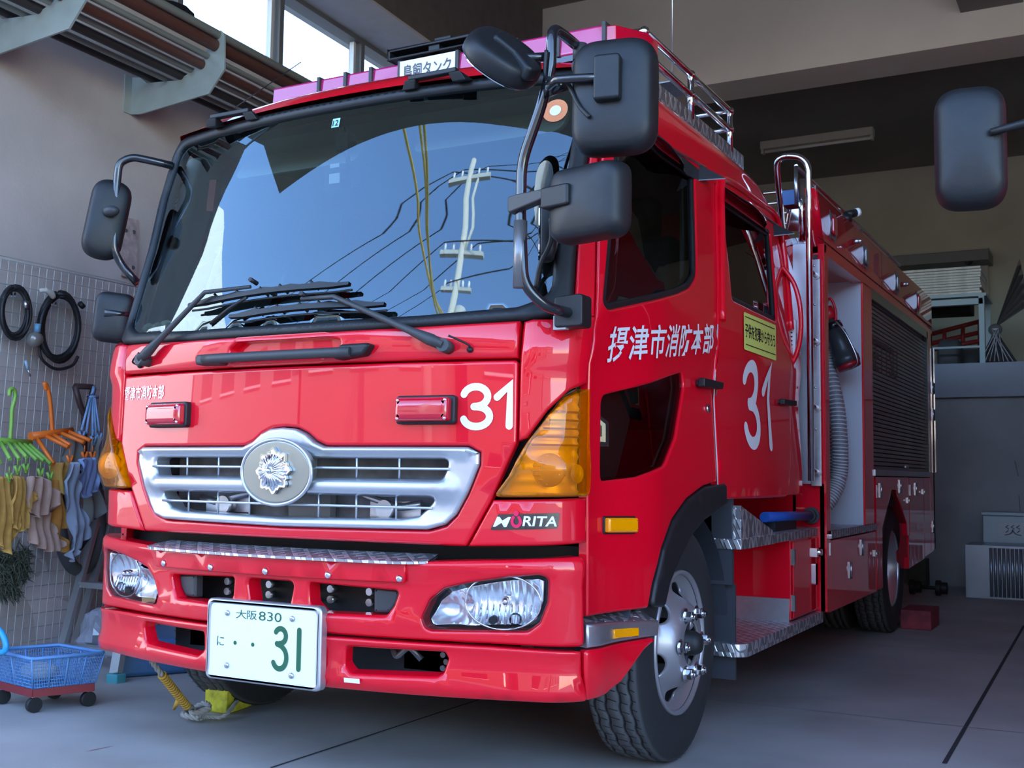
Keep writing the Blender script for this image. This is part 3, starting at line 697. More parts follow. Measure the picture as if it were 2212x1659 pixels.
# ---------------------------------------------------------------- side panels, doors
def side_panel(s):
    f = (lambda p: p) if s == 1 else mir
    # pillar between windscreen and door
    pm('windscreen_pillar', f([(.958, 1.445), (1.032, 1.445), (.985, 1.75), (.955, 2.02), (.925, 2.26), (.905, 2.27), (.932, 2.06), (.938, 1.65)]), CM, RED, thick=.02, bev=.004)
    win = rnd([(1.062, 1.49), (1.095, 1.470), (1.60, 1.600), (1.72, 1.640), (1.80, 1.695), (1.83, 2.125), (1.30, 2.125), (1.02, 2.03)], [.03, .05, .08, .1, .08, .03, .03, .03])
    peep = rnd([(1.121, 1.208), (1.124, .951), (1.30, .965), (1.48, 1.004), (1.60, 1.10), (1.713, 1.286), (1.69, 1.327)], [.04, .02, .1, .08, .1, .03, .04])
    door_o = rnd([(1.040, 1.44), (1.043, .556), (1.36, .556), (1.385, .63), (1.445, .735), (1.54, .825), (1.68, .890), (1.86, .935), (2.006, .950), (2.008, 1.25), (2.014, 1.54), (2.035, 1.85), (2.075, 2.21), (1.30, 2.20), (.96, 2.19), (.975, 1.95), (1.0, 1.70)], [.01, .01, .01, .03, .08, .08, .1, .1, .01, 0, 0, 0, .03, .03, .03, 0, 0])
    def db(u, z):
        u = abs(u); bel = .012 * smst(1.40, 1.36, z - .11 * (u - 1.1)) ; return bel * 0 + .008 * math.exp(-((z - 1.36 - .11 * (u - 1.1)) / .03) ** 2)
    d = pm('front_door', f(door_o), smap(CAB, db), RED, holes=[f(win), f(peep)], thick=.03, bev=.005)
    bigw = [tuple(p) for p in offset([Vector(q) for q in (win if area2([Vector(q) for q in win]) > 0 else win[::-1])], -.012)]
    winn = [tuple(p) for p in offset([Vector(q) for q in (win if area2([Vector(q) for q in win]) > 0 else win[::-1])], .022)]
    pm('window_seal', f(bigw), smap(CAB, lambda u, z: -.006), BLK, holes=[f(winn)], parent=d, thick=.02, bev=.004)
    part(patch(f(bigw), smap(CAB, lambda u, z: -.016), thick=0, bev=0, step=.08), 'door_glass', DGLASS, d, fix=False)
    bp_ = [tuple(p) for p in offset([Vector(q) for q in (peep if area2([Vector(q) for q in peep]) > 0 else peep[::-1])], -.01)]
    part(patch(f(bp_), smap(CAB, lambda u, z: -.010), thick=0, bev=0, step=.08), 'peep_window', DGLASS, d, fix=False)
    pm('door_lining', f([(1.06, 1.0), (1.95, 1.0), (1.98, 2.2), (1.0, 2.2), (1.03, 1.5)]), smap(CAB, lambda u, z: -.045), mat('lining_green_grey', (.17, .20, .19), .7), holes=[f([tuple(p) for p in offset([Vector(q) for q in (win if area2([Vector(q) for q in win]) > 0 else win[::-1])], .02)]), f([tuple(p) for p in offset([Vector(q) for q in (peep if area2([Vector(q) for q in peep]) > 0 else peep[::-1])], .0)])], parent=d, thick=.004, bev=0, step=.08)
    # door handle, lock, side marker
    g = MB()
    g.add([], [])
    def hm(u, v, t): return smap(CAB)(s * u, v, t)
    g.prism([(1.815, 1.284), (2.03, 1.290), (2.035, 1.318), (1.815, 1.318)][::s], .012, .038, lambda u, v, t: hm(u, v, t)); g.prism([(1.825, 1.29), (1.86, 1.29), (1.86, 1.31), (1.825, 1.31)][::s], 0, .02, lambda u, v, t: hm(u, v, t))
    part(g, 'door_handle', BLK, d, bevel=.004)
    g = MB(); g.cyl(CM(s * 1.94, 1.215, 0), CM(s * 1.94, 1.215, .008), .015, 16); part(g, 'door_lock', STL, d)
    mk = pm('side_marker_light', rnd(f([(1.132, .847), (1.290, .844), (1.290, .789), (1.132, .793)]), .008), smap(CAB, lambda u, z: .006), BLK, parent=d, thick=.01, bev=.002)
    pm('side_marker_lens', rnd(f([(1.138, .842), (1.284, .839), (1.284, .794), (1.138, .798)]), .006), smap(CAB, lambda u, z: .022), ORG, parent=d, thick=.02, bev=.005)
    # rear door
    rw = rnd([(2.205, 1.668), (2.865, 1.662), (2.862, 2.10), (2.14, 2.10)], .03)
    rd = pm('rear_door', f(rnd([(2.026, 1.54), (2.018, .885), (2.985, .882), (3.05, 1.02), (3.105, 1.25), (3.085, 1.60), (3.055, 2.0), (2.95, 2.20), (2.088, 2.22), (2.047, 1.85)], [0, .02, .05, .1, .2, .2, .2, .08, .04, 0])), smap(CAB, lambda u, z: .004), RED, holes=[f(rw)], thick=.03, bev=.006)
    brw = [tuple(p) for p in offset([Vector(q) for q in (rw if area2([Vector(q) for q in rw]) > 0 else rw[::-1])], -.012)]
    irw = [tuple(p) for p in offset([Vector(q) for q in (rw if area2([Vector(q) for q in rw]) > 0 else rw[::-1])], .022)]
    pm('window_seal', f(brw), smap(CAB, lambda u, z: -.004), BLK, holes=[f(irw)], parent=rd, thick=.02, bev=.004)
    part(patch(f(brw), smap(CAB, lambda u, z: -.014), thick=0, bev=0, step=.08), 'door_glass', DGLASS, rd, fix=False)
    g = MB(); g.prism([(2.885, 1.285), (3.095, 1.290), (3.095, 1.317), (2.885, 1.312)][::s], .014, .038, lambda u, v, t: hm(u, v, t)); g.prism([(2.895, 1.29), (2.93, 1.29), (2.93, 1.308), (2.895, 1.308)][::s], 0, .02, lambda u, v, t: hm(u, v, t)); part(g, 'door_handle', BLK, rd, bevel=.004)
    g = MB(); g.tube([CM(s * u, z, .003) for u, z in ((2.012, .93), (2.013, 1.25), (2.02, 1.54))], .0028, 6); part(g, 'door_edge_highlight', mat('edge_highlight_grey', (.55, .50, .52), .3), rd)  # pale line drawn for the highlight along the front door's rear edge
    # raised drip frame round the rear door and rain visors
    g = MB(); g.tube(smooth_path([CM(s * 2.055, 1.56, .010), CM(s * 2.085, 1.9, .012), CM(s * 2.12, 2.13, .012), CM(s * 2.20, 2.19, .010), CM(s * 2.6, 2.20, .010), CM(s * 2.95, 2.19, .010), CM(s * 3.06, 2.0, .01), CM(s * 3.08, 1.65, .01)]), .014, 8); part(g, 'drip_moulding', RED, rd)
    for p0, p1, nm in ((((.985, 2.10), (1.93, 2.16), d), ((2.12, 2.135), (2.97, 2.14), rd)) if s == 1 else ()):
        g = MB(); n = 14; vs = []
        for i in range(n + 1):
            t = i / n; u = p0[0] + (p1[0] - p0[0]) * t; z = p0[1] + (p1[1] - p0[1]) * t; a = CM(s * u, z + .012, .004); b_ = CM(s * (u + .02 * (t - .5)), z - .062 * (1 - .2 * t), .085 * math.sin(PI * min(1, .35 + t * .9)) ** .5 if i < n else .085)
            vs += [a, b_, a + Vector((0, 0, .004)), b_ + Vector((0, 0, .004))]
        g.add(vs, [q for i in range(n) for q in ((i * 4, i * 4 + 4, i * 4 + 5, i * 4 + 1), (i * 4 + 2, i * 4 + 3, i * 4 + 7, i * 4 + 6), (i * 4 + 1, i * 4 + 5, i * 4 + 7, i * 4 + 3))]); part(g, 'rain_visor', mat('smoked_visor', (.03, .03, .035), .15), nm, fix=False)
        g = MB(); g.tube([CM(s * (p0[0] + (p1[0] - p0[0]) * i / 8), p0[1] + (p1[1] - p0[1]) * i / 8 + .014, .008) for i in range(9)], .008, 6, flat=.5)
        part(g, 'visor_rail', STL, nm)
    # black wheel-arch moulding
    arch_o = [(1.362, .560), (1.388, .63), (1.448, .735), (1.543, .823), (1.682, .888), (1.86, .932), (2.10, .945), (2.10, .865)]
    arch_i = [(2.00, .845), (1.85, .815), (1.72, .768), (1.60, .70), (1.50, .62), (1.455, .55)]
    pm('wheel_arch_trim', rnd(f(arch_o + arch_i), .02), smap(CAB, lambda u, z: .012), BLK, thick=.10, bev=.008)
    return d, rd
DR, RD = side_panel(1); DL, RDL = side_panel(-1)
# lettering on the visible side
tf = text_fit('摂津市消防本部', 0, 1, 0, 1, bold=.014, spacing=1.05)
vs = [(1.126 + x * .825, 1.308 + y * .115 + x * .112) for x, y in tf[0]]
part(decal((vs, tf[1]), CM, .010), 'city_lettering', mat('decal_white', (.72, .72, .75), .4), DR, fix=False)
g = MB()
for k_, v in enumerate(digit3(2.36, 1.078, .235, .368, .052) + digit1(2.655, 1.078, .10, .37, .048)): decal(v, smap(CAB), .006 + .0008 * k_, g)
part(g, 'number_31', MT['decal_white'], RD, fix=False)
yl = rnd([(2.335, 1.476), (2.81, 1.474), (2.825, 1.640), (2.345, 1.636)], .012)
ys = part(decal((yl, [tuple(range(len(yl)))]), CM, .0075), 'yellow_notice', mat('notice_yellow', (.66, .72, .16), .5), RD, fix=False)
part(decal(text_fit('子供を犯罪から守ろう', 2.355, 2.80, 1.530, 1.592, bold=.02), CM, .0085), 'notice_lettering', BLK, ys, fix=False)
g = MB()
for z in (1.498, 1.616): g.add([CM(2.36, z, .0085), CM(2.80, z, .0085), CM(2.80, z + .004, .0085), CM(2.36, z + .004, .0085)], [(0, 1, 2, 3)])
part(g, 'notice_line', BLK, ys, fix=False)
# rear cab wall, floor, inner shell
g = MB(); g.b2((-.93, 5.22, .88), (.93, 5.25, 2.15)); part(g, 'cab_rear_wall', RED)
for s in (1, -1):
    f = (lambda p: p) if s == 1 else mir
    pm('cab_rear_quarter', f([(3.0, .89), (3.28, .89), (3.30, 2.15), (3.06, 2.18), (3.055, 2.0), (3.085, 1.60), (3.13, 1.25), (3.075, 1.05)]), smap(CAB, lambda u, z: -.004), RED, thick=.02, bev=.004)
g = MB(); g.tube(smooth_path([(.965, 5.2, 1.95), (.985, 5.2, 1.925), (1.022, 5.2, 1.86), (1.045, 5.2, 1.76), (1.048, 5.2, 1.65), (1.030, 5.2, 1.55), (.985, 5.2, 1.455), (.965, 5.19, 1.40)]), .0115, 10); part(g, 'rear_grab_bar', RED)
g = MB(); g.prism(rnd([(-.022, 1.50), (.022, 1.46), (.026, 1.70), (-.022, 1.73)], .012), 0, .02, lambda u, v, t: Vector((.997 + u, 5.205 + t, v))); sv = part(g, 'side_vent', mat('vent_white', (.7, .72, .72), .4), bevel=.003)
g = MB()
for i in range(11):
    for j in range(2): g.cyl((.990 + .014 * j, 5.2035, 1.49 + i * .019), (.990 + .014 * j, 5.206, 1.49 + i * .019), .0042, 8)
part(g, 'vent_hole', BLK, sv)
# ================================================================ cab interior
INT = mat('interior_grey_green', (.28, .33, .31), .7); SEAT = mat('seat_black', (.02, .02, .022), .7)
g = MB(); g.b2((-.90, 3.10, .90), (.90, 5.2, .95)); part(g, 'cab_floor', DRK)
g = MB(); g.b2((-.80, 3.28, 2.24), (.80, 5.1, 2.27)); part(g, 'headliner', INT)
g = MB()
g.prism([(2.90, 1.36), (3.0, 1.44), (3.22, 1.46), (3.38, 1.40), (3.42, 1.15), (3.3, .95), (2.95, .95)], -.90, .90, lambda u, v, t: Vector((t, u + .10, v))); part(g, 'dashboard', mat('dash_grey', (.05, .055, .055), .7), bevel=.02)
for x in (-.42, .42):
    g = MB(); g.prism(rnd([(-.30, -.055), (.30, -.055), (.30, .055), (-.30, .055)], .05), 0, .03, lambda u, v, t, x=x: Vector((x + u, 3.36 + t + v * .8, 2.17 + v))); part(g, 'sun_visor', mat('visor_green_grey', (.36, .42, .36), .7), bevel=.006)
for x in (-.55, .0, .58):
    g = MB(); g.box((x, 3.95, 1.22), (.48, .48, .14)); g.box((x, 4.2, 1.60), (.46, .14, .66), Matrix.Rotation(-.15, 3, 'X')); g.box((x, 4.28, 2.02), (.26, .1, .18)); part(g, 'seat', SEAT, bevel=.04)
g = MB(); ws_c = Vector((-.48, 3.60, 1.50)); M_ = Matrix.Rotation(math.radians(-38), 4, 'X')
g.tube([(.21 * math.cos(2 * PI * i / 32), .21 * math.sin(2 * PI * i / 32), 0) for i in range(32)], .014, 8, closed=True)
for q in (0, 2.2, 4.2): g.tube([(0, 0, -.02), (.21 * math.cos(q), .21 * math.sin(q), 0)], .012, 6)
g.cyl((0, 0, -.25), (0, 0, .01), .03, 12); g.xf(Matrix.Translation(ws_c) @ M_); part(g, 'steering_wheel', BLK)
for s in (-1, 1):
    g = MB(); g.prism([(3.06, 1.42), (3.16, 1.42), (3.42, 2.22), (3.28, 2.22)], .84, .93, lambda u, v, t, s=s: Vector((s * t, u, v))); part(g, 'inner_pillar', mat('pillar_green_grey', (.32, .40, .38), .6), bevel=.02)
    g = MB(); g.b2((s * .85, 4.12, .95), (s * .93, 4.20, 2.2)); part(g, 'door_pillar', INT)
g = MB(); g.tube(bend_path([(-.80, 3.24, 1.62), (-.74, 3.22, 1.64), (-.74, 3.30, 1.84), (-.80, 3.34, 1.84)], .03), .013, 8); part(g, 'grab_handle', INT)
g = MB(); g.tube([(0, 3.08, 2.16), (.01, 3.10, 2.05), (-.01, 3.12, 2.0)], .008, 6); g.box((.0, 3.10, 2.11), (.05, .05, .06)); g.box((-.03, 3.14, 2.0), (.16, .04, .09)); part(g, 'dash_camera', GBLK)
g = MB(); g.box((-.035, 3.085, 1.985), (.045, .004, .035)); g.box((-.035, 3.085, 2.03), (.04, .004, .014)); part(g, 'white_card', WHT)
g = MB(); g.box((-.70, 3.20, 2.02), (.035, .03, .12), Matrix.Rotation(.1, 3, 'Y')); part(g, 'red_tag', mat('brick_red', (.35, .06, .04), .6))
g = MB()   # pair of work gloves on the dash
for k in range(7): g.sphere((-.80 + .03 * k, 3.05 + .03 * random.random(), 1.475 + .03 * random.random()), .035 + .01 * random.random(), 10, 6, (1, .8, .9))
for k in range(5): g.tube(smooth_path([(-.80 + .035 * k, 3.06, 1.47), (-.83 + .045 * k, 3.02, 1.50), (-.84 + .05 * k, 3.01, 1.47)], 4), [.015] * 8 + [.010], 8)
part(g, 'dash_gloves', mat('glove_cream', (.42, .42, .30), .9))

# ================================================================ light bar, roof rails, aerial
LB = thing  # (alias unused)
g = MB(); g.b2((-.79, 3.62, 2.475), (.79, 3.95, 2.497)); g.b2((-.5, 3.7, 2.40), (-.4, 3.85, 2.48)); g.b2((.4, 3.7, 2.40), (.5, 3.85, 2.48)); bar = part(g, 'light_bar', GBLK)
LBM = mat('light_bar_red', (.48, .015, .13), .08, 0, coat=1.)
ends = [(-.785, -.542), (-.536, -.407), (-.401, -.280), (-.274, -.14), (.135, .385), (.392, .56), (.566, .745)]
for a, b_ in ends:
    g = MB(); g.prism(rnd([(3.617, 2.497), (3.625, 2.592), (3.94, 2.592), (3.95, 2.497)], .01), a, b_, lambda u, v, t: Vector((t, u, v))); part(g, 'red_lens', LBM, bar)
g = MB(); g.prism([(.748, 3.622), (.785, 3.63), (.86, 3.75), (.86, 3.86), (.78, 3.95), (.748, 3.95)], 2.497, 2.585, lambda u, v, t: Vector((u, v, t))); part(g, 'red_end_lens', REDL, bar, bevel=.006)
g = MB(); g.prism([(-.789, 3.63), (-.786, 3.95), (-.82, 3.9), (-.82, 3.70)], 2.497, 2.585, lambda u, v, t: Vector((u, v, t))); part(g, 'red_end_lens', REDL, bar, bevel=.004)
for x in (-.539, -.404, -.277, -.137, .130, .389, .563, .747):
    g = MB(); g.b2((x - .007, 3.611, 2.497), (x + .007, 3.94, 2.597)); part(g, 'lens_divider', DGRY, bar)
g = MB(); g.b2((-.131, 3.608, 2.50), (.124, 3.63, 2.592)); sg = part(g, 'name_sign', mat('sign_cream', (.80, .82, .74), .45), bar, label='cream sign with dark lettering')
part(decal(text_fit('鳥飼タンク', -.115, .108, 2.514, 2.574, bold=.01), fplane(3.607), .001), 'sign_lettering', mat('sign_ink', (.06, .07, .09), .5), sg, fix=False)
g = MB(); g.b2((-.185, 3.60, 2.635), (.19, 3.80, 2.647)); g.b2((-.185, 3.60, 2.605), (.19, 3.80, 2.612)); g.b2((-.185, 3.78, 2.605), (.19, 3.80, 2.647)); g.b2((-.185, 3.60, 2.605), (-.175, 3.80, 2.647)); g.b2((0, 3.61, 2.605), (.05, 3.66, 2.64)); g.b2((-.005, 3.66, 2.647), (.07, 3.75, 2.685)); part(g, 'siren_horn', BLK, bar, bevel=.003)
rail = MB()
ZB = 2.47
for y in (3.87, 4.39, 4.92):
    rail.cyl((.80, y, ZB - .02), (.80, y, 2.64), .014, 12)
for z in (2.642, 2.556): rail.cyl((.80, 3.87, z), (.80, 4.94, z), .0145, 12)
for z in (2.642, 2.556): rail.cyl((.80, 4.92, z), (.55, 4.92, z), .011, 10)
rail.cyl((.80, 3.87, 2.642), (.45, 3.80, 2.642), .013, 12)
for y in (3.87, 4.39, 4.92):
    for z in (2.642, 2.556): rail.sphere((.80, y, z), .020, 12, 8)
rl = part(rail, 'roof_rail', CHR)
g = MB(); g.b2((.78, 3.75, 2.40), (.81, 5.10, 2.478)); g.b2((-.78, 3.75, 2.445), (.78, 5.10, 2.45)); part(g, 'roof_deck', CHK)
g = MB(); g.tube([(.78, 4.22, 2.53), (.78, 4.22, 2.60)], .006, 8); g.tube([(.78, 4.22, 2.60), (.782, 4.225, 3.3)], .0018, 6); part(g, 'antenna', STL)
g = MB(); g.prism([(.72, 2.44), (.72, 2.53), (.81, 2.53), (.81, 2.525), (.727, 2.525), (.727, 2.44)], 4.12, 4.30, lambda u, v, t: Vector((u, t, v))); part(g, 'antenna_bracket', ALU)
# thin wire aerial at the far side of the roof
g = MB(); g.tube([(-.52, 3.10, 2.31), (-.50, 3.45, 2.60)], .002, 5); part(g, 'wire_aerial', BLK)

# ================================================================ rear body
BX = 1.10
body = MB()
# front wall with its red edges, fascia, posts, lower boxes
body.b2((-1.07, 5.45, .34), (.60, 5.50, 2.10)); body.b2((.60, 5.45, .34), (.955, 5.49, 2.10)); body.b2((1.07, 5.45, .34), (BX, 5.53, 2.10)); body.b2((.60, 5.46, 2.06), (BX, 5.49, 2.10)); body.b2((-1.04, 5.5, 2.06), (1.04, 8.85, 2.10))
body.b2((.94, 5.45, .34), (1.09, 5.48, .94))
bd = part(body, 'body_front_wall', RED)
g = MB(); g.b2((.953, 5.435, .94), (1.045, 5.449, 2.105)); part(g, 'scuff_plate', mat('pale_aluminium', (.72, .73, .78), .35, .7))
g = MB(); g.b2((1.035, 5.42, .93), (1.085, 5.434, 2.02)); fl = part(g, 'rail_flange', ALU, bevel=.002)
for z in (1.0, 1.2, 1.4, 1.6, 1.8, 1.99):
    g = MB(); g.sphere((1.06, 5.417, z), .006, 8, 6, (1, .6, 1)); part(g, 'rivet', STL, fl)
# upper fascia
g = MB(); g.prism([(1.10, 2.09), (1.10, 2.33), (1.085, 2.345), (1.04, 2.345), (1.04, 2.09)], 0, 1, lambda u, v, t: Vector((u, (5.46 - (v - 2.09) * .55) if t == 0 else 8.93, v))); g.prism([(-1.10, 2.09), (-1.10, 2.34), (-1.04, 2.34), (-1.04, 2.09)], 5.40, 8.93, lambda u, v, t: Vector((u, t, v))); g.b2((-1.04, 8.85, 2.09), (1.04, 8.93, 2.34)); g.b2((1.04, 5.46, 2.05), (1.10, 8.93, 2.09))
up = part(g, 'upper_fascia', RED, bevel=.006)
g = MB(); g.b2((1.101, 5.31, 2.108), (1.1025, 8.9, 2.112)); g.b2((1.101, 6.93, 2.11), (1.1025, 6.935, 2.33)); part(g, 'seam_line', DRK, up)
BRZ = mat('lamp_bracket_grey', (.28, .27, .28), .35, .7)
for y, z, w, big in ((5.62, 2.22, .13, 1), (6.42, 2.21, .13, 2), (7.42, 2.215, .12, 2), (8.25, 2.21, .12, 1)):
    g = MB(); g.prism(rnd([(y - w * .42, z - .065), (y + w * .42, z - .065), (y + w * .42, z + .06), (y - w * .42, z + .06)], .02), 1.10, 1.106, lambda u, v, t: Vector((t, u, v)))
    for sy in (-1, 1): g.tube([(1.104, y + sy * w * .45, z - .075), (1.112, y + sy * w * .5, z), (1.104, y + sy * w * .45, z + .07)], .003, 6)
    lp = part(g, 'side_lamp', BRZ, up)
    g = MB(); g.prism(rnd([(y - w * .30, z - .050), (y + w * .30, z - .050), (y + w * .30, z + .045), (y - w * .30, z + .045)], .02), 1.106, 1.122, lambda u, v, t: Vector((t, u, v))); part(g, 'lamp_lens', REDL if big == 1 else mat('smoke_lens', (.12, .11, .12), .15, coat=1.), lp, bevel=.006)
for y in (6.12, 7.62):
    g = MB(); g.cyl((1.10, y, 2.235), (1.135, y, 2.235), .016, 12); g.sphere((1.137, y, 2.235), .014, 10, 6); part(g, 'knob', STL, up)
g = MB(); g.cyl((1.06, 6.15, 2.35), (1.06, 6.15, 2.39), .03, 14); g.cyl((1.06, 6.15, 2.39), (1.10, 6.2, 2.41), .022, 12); part(g, 'work_light', BLK, up)
g = MB(); g.cyl((1.10, 6.2, 2.41), (1.115, 6.215, 2.415), .024, 12); part(g, 'work_light_lens', WHT, up)
# posts, partition wall, shutter
g = MB(); g.b2((.62, 6.36, .70), (1.09, 6.385, 2.06)); part(g, 'compartment_wall', mat('compartment_white', (.55, .57, .62), .45))
g = MB(); g.b2((.60, 5.5, .66), (.62, 6.40, 2.06)); part(g, 'compartment_back', mat('compartment_grey', (.45, .47, .52), .45))
for y0, y1 in ((6.365, 6.62),):
    g = MB(); g.b2((1.02, y0, .70), (BX, y1, 2.06)); part(g, 'red_post', RED, bevel=.004)
g = MB(); g.b2((.80, 8.72, .45), (BX, 8.93, 2.06)); g.b2((-BX, 5.5, .45), (-1.07, 8.93, 2.06)); g.b2((-BX, 8.88, .45), (BX, 8.93, 2.06)); part(g, 'body_shell', RED)
g = MB()
for i in range(40):
    z = 1.02 + i * .0255; g.prism([(0, 0), (.008, .003), (.008, .0205), (0, .0235)], 6.62, 8.68, lambda u, v, t, z=z: Vector((1.062 + u, t, z + v)))
sh = part(g, 'roller_shutter', mat('shutter_grey', (.20, .20, .195), .38, .6))
g = MB(); g.b2((1.05, 6.62, 2.00), (1.10, 8.72, 2.06)); g.b2((1.05, 8.68, 1.0), (1.10, 8.725, 2.05)); part(g, 'shutter_frame', GBLK, sh)
g = MB(); g.b2((1.065, 6.62, .985), (1.108, 8.68, 1.02)); g.sphere((1.105, 7.66, 1.045), .018, 10, 6, (1, 2.2, 1)); part(g, 'shutter_handle_bar', ALU, sh)
part(decal(text_fit('SETTSU', 6.72, 7.60, 1.60, 1.80, bold=.02), splane(1.0705), .001), 'shutter_lettering', mat('shutter_ink', (.035, .035, .04), .5), sh, fix=False)
# lower lockers
def locker(y0, y1, z0, z1, nm='locker_door', poly=None, m=None):
    pl = poly or [(y0, z0), (y1, z0), (y1, z1), (y0, z1)]
    return pm(nm, rnd(pl, .006), splane(1.098), m or RED, thick=.03, bev=.003, step=.2)
g = MB(); g.b2((.62, 5.50, .38), (1.07, 6.84, .70)); g.b2((.62, 6.62, .70), (1.065, 6.86, 1.0)); g.b2((.55, 7.95, .46), (1.07, 8.9, 1.0)); g.b2((.55, 6.84, .80), (1.065, 8.72, 1.0)); part(g, 'locker_box', DRK)
L1 = locker(5.50, 6.66, .33, .672)
L2 = locker(6.68, 7.96, .35, .97, poly=[(6.68, .335), (6.86, .335), (6.86, .68), (7.18, .90), (7.34, .90), (7.70, .68), (7.72, .60), (7.80, .60), (7.80, .98), (6.68, .98)])
L3 = locker(7.815, 8.42, .42, .98, poly=[(7.76, .385), (8.42, .41), (8.42, .98), (7.815, .98), (7.815, .60), (7.76, .60)])
L4 = locker(8.43, 8.93, .42, 2.05, poly=[(8.43, .42), (8.86, .44), (8.93, .50), (8.93, .98), (8.43, .98)])
g = MB(); g.prism([(6.86, .45), (6.86, .68), (7.18, .895), (7.34, .895), (7.70, .68), (7.76, .40)], .45, 1.08, lambda u, v, t: Vector((t, u, v)))
# wheel-arch liner (open shell)
g = MB(); ap = [(6.86, .36), (6.86, .68), (7.18, .895), (7.34, .895), (7.70, .68), (7.78, .385)]
for a, b_ in zip(ap, ap[1:]): g.add([(1.09, *a), (.5, *a), (.5, *b_), (1.09, *b_)], [(0, 1, 2, 3)])
part(g, 'rear_arch_liner', mat('dull_red', (.30, .004, .012), .5), fix=False)
def latch(y, z, p, k=0):
    g = MB()
    if k == 0: g.b2((1.098, y - .02, z - .018), (1.106, y + .02, z + .018)); g.cyl((1.104, y - .01, z), (1.118, y - .01, z), .008, 10); g.b2((1.110, y - .03, z - .006), (1.118, y + .03, z + .006))
    else: g.prism(rnd([(y - .015, z - .045), (y + .015, z - .045), (y + .015, z + .045), (y - .015, z + .045)], .006), 1.098, 1.104, lambda u, v, t: Vector((t, u, v))); g.cyl((1.108, y - .004, z - .042), (1.108, y - .004, z + .042), .006, 8)
    part(g, 'latch', mat('latch_steel', (.45, .45, .47), .25, .9), p)
latch(6.62, .55, L1); latch(5.95, .50, L1, 1); latch(6.25, .60, L1, 1); latch(6.80, .90, L2, 1); latch(7.45, .92, L2, 1); latch(7.74, .83, L2); latch(8.05, .90, L3, 1); latch(8.38, .88, L3)
latch(8.88, 1.45, L4, 1); latch(8.88, 1.65, L4, 1); latch(8.8, .62, L4, 1)
for y in (5.515, 6.695, 7.83):
    g = MB(); g.b2((1.098, y - .006, .60), (1.104, y + .006, .66)) if y < 6 else g.b2((1.098, y - .006, .86), (1.104, y + .006, .93)); part(g, 'hinge', STL, L1 if y < 6 else L2)
# stainless edge strip at the rear corner
g = MB(); g.b2((1.095, 8.925, 1.02), (1.115, 8.94, 1.95)); part(g, 'corner_strip', CHR)
# compartment sill
g = MB(); g.b2((.62, 5.50, .70), (1.11, 6.62, .716)); g.b2((1.10, 5.50, .68), (1.112, 6.62, .716)); part(g, 'compartment_sill', CHK)
# ---- suction hose and nozzle hung in the open compartment
HOSE = mat('hose_grey', (.20, .21, .22), .5); HR = mat('hose_rib_white', (.62, .64, .66), .5)
hp = smooth_path([(.92, 6.15, 1.70), (.95, 6.15, 1.58), (1.005, 6.12, 1.36), (1.025, 6.1, 1.15), (1.02, 6.1, .98), (.975, 6.05, .85), (.90, 6.0, .765)], 26)
g = MB(); g.tube(hp, .040, 14); ho = part(g, 'suction_hose', HOSE)
def helix(path, r, rr, turns, nm, p, m=HR):
    g = MB(); n = turns * 10; pts = []
    for i in range(n + 1):
        t = i / n * (len(path) - 1); k = min(int(t), len(path) - 2); c = path[k].lerp(path[k + 1], t - k); tg = (path[k + 1] - path[k]).normalized()
        x = tg.cross(Vector((0, 0, 1))).normalized() if abs(tg.z) < .95 else tg.cross(Vector((1, 0, 0))).normalized(); y = x.cross(tg); q = 2 * PI * i / 10
        pts.append(c + (x * math.cos(q) + y * math.sin(q)) * r)
    g.tube(pts, rr, 5); return part(g, nm, m, p)
helix(hp, .041, .004, 60, 'hose_rib', ho)
hp2 = smooth_path([(.84, 6.20, 1.55), (.91, 6.20, 1.30), (.945, 6.18, 1.08), (.935, 6.16, .90), (.86, 6.12, .765)], 24)
g = MB(); g.tube(hp2, .036, 12); ho2 = part(g, 'suction_hose', HOSE); helix(hp2, .037, .004, 45, 'hose_rib', ho2)
nz = MB(); a = Vector((.985, 6.12, 1.80)); d_n = Vector((.105, -.0, -.28)).normalized(); M_ = Matrix.Translation(a) @ d_n.to_track_quat('Z', 'Y').to_matrix().to_4x4()
def nzp(prof, name, m, p=None):
    g = MB(); g.lathe(prof, (0, 0, 0), 'Z', 24); g.xf(M_); return part(g, name, m, p)
nozzle = nzp([(-.02, 0), (-.02, .03), (.02, .034), (.05, .045), (.055, .052), (.12, .056), (.16, .060), (.20, .065), (.205, .07), (.235, .068), (.24, .05), (.24, 0)], 'spray_nozzle', mat('nozzle_grey', (.045, .05, .055), .35))
nzp([(.24, 0), (.24, .064), (.262, .060), (.266, 0)], 'nozzle_ring', mat('nozzle_red', (.35, .01, .02), .4), nozzle)
nzp([(-.09, 0), (-.09, .034), (-.02, .038), (-.02, 0)], 'nozzle_collar', mat('nozzle_bright_red', (.62, .01, .02), .4), nozzle)
nzp([(.0, 0), (.0, .047), (.035, .050), (.035, 0)], 'nozzle_band', GBLK, nozzle)
g = MB(); g.tube(smooth_path([(.95, 6.10, 1.90), (.985, 6.09, 1.93), (1.005, 6.10, 1.88), (1.01, 6.10, 1.82), (.99, 6.1, 1.80)]), .008, 8); part(g, 'nozzle_lever', MT['nozzle_bright_red'], nozzle)
g = MB(); g.tube(smooth_path([(1.02, 6.04, 1.80), (1.075, 6.03, 1.73), (1.125, 6.03, 1.62), (1.13, 6.04, 1.57), (1.10, 6.05, 1.55)]), .006, 8); part(g, 'nozzle_bail', STL, nozzle)
g = MB()
for k in range(5): g.add([M_ @ Vector((.0565 * math.cos(q), .0565 * math.sin(q), .085 + k * .012 + dz)) for q, dz in ((-1.2, 0), (-.5, 0), (-.5, .007), (-1.2, .007))], [(0, 1, 2, 3)])
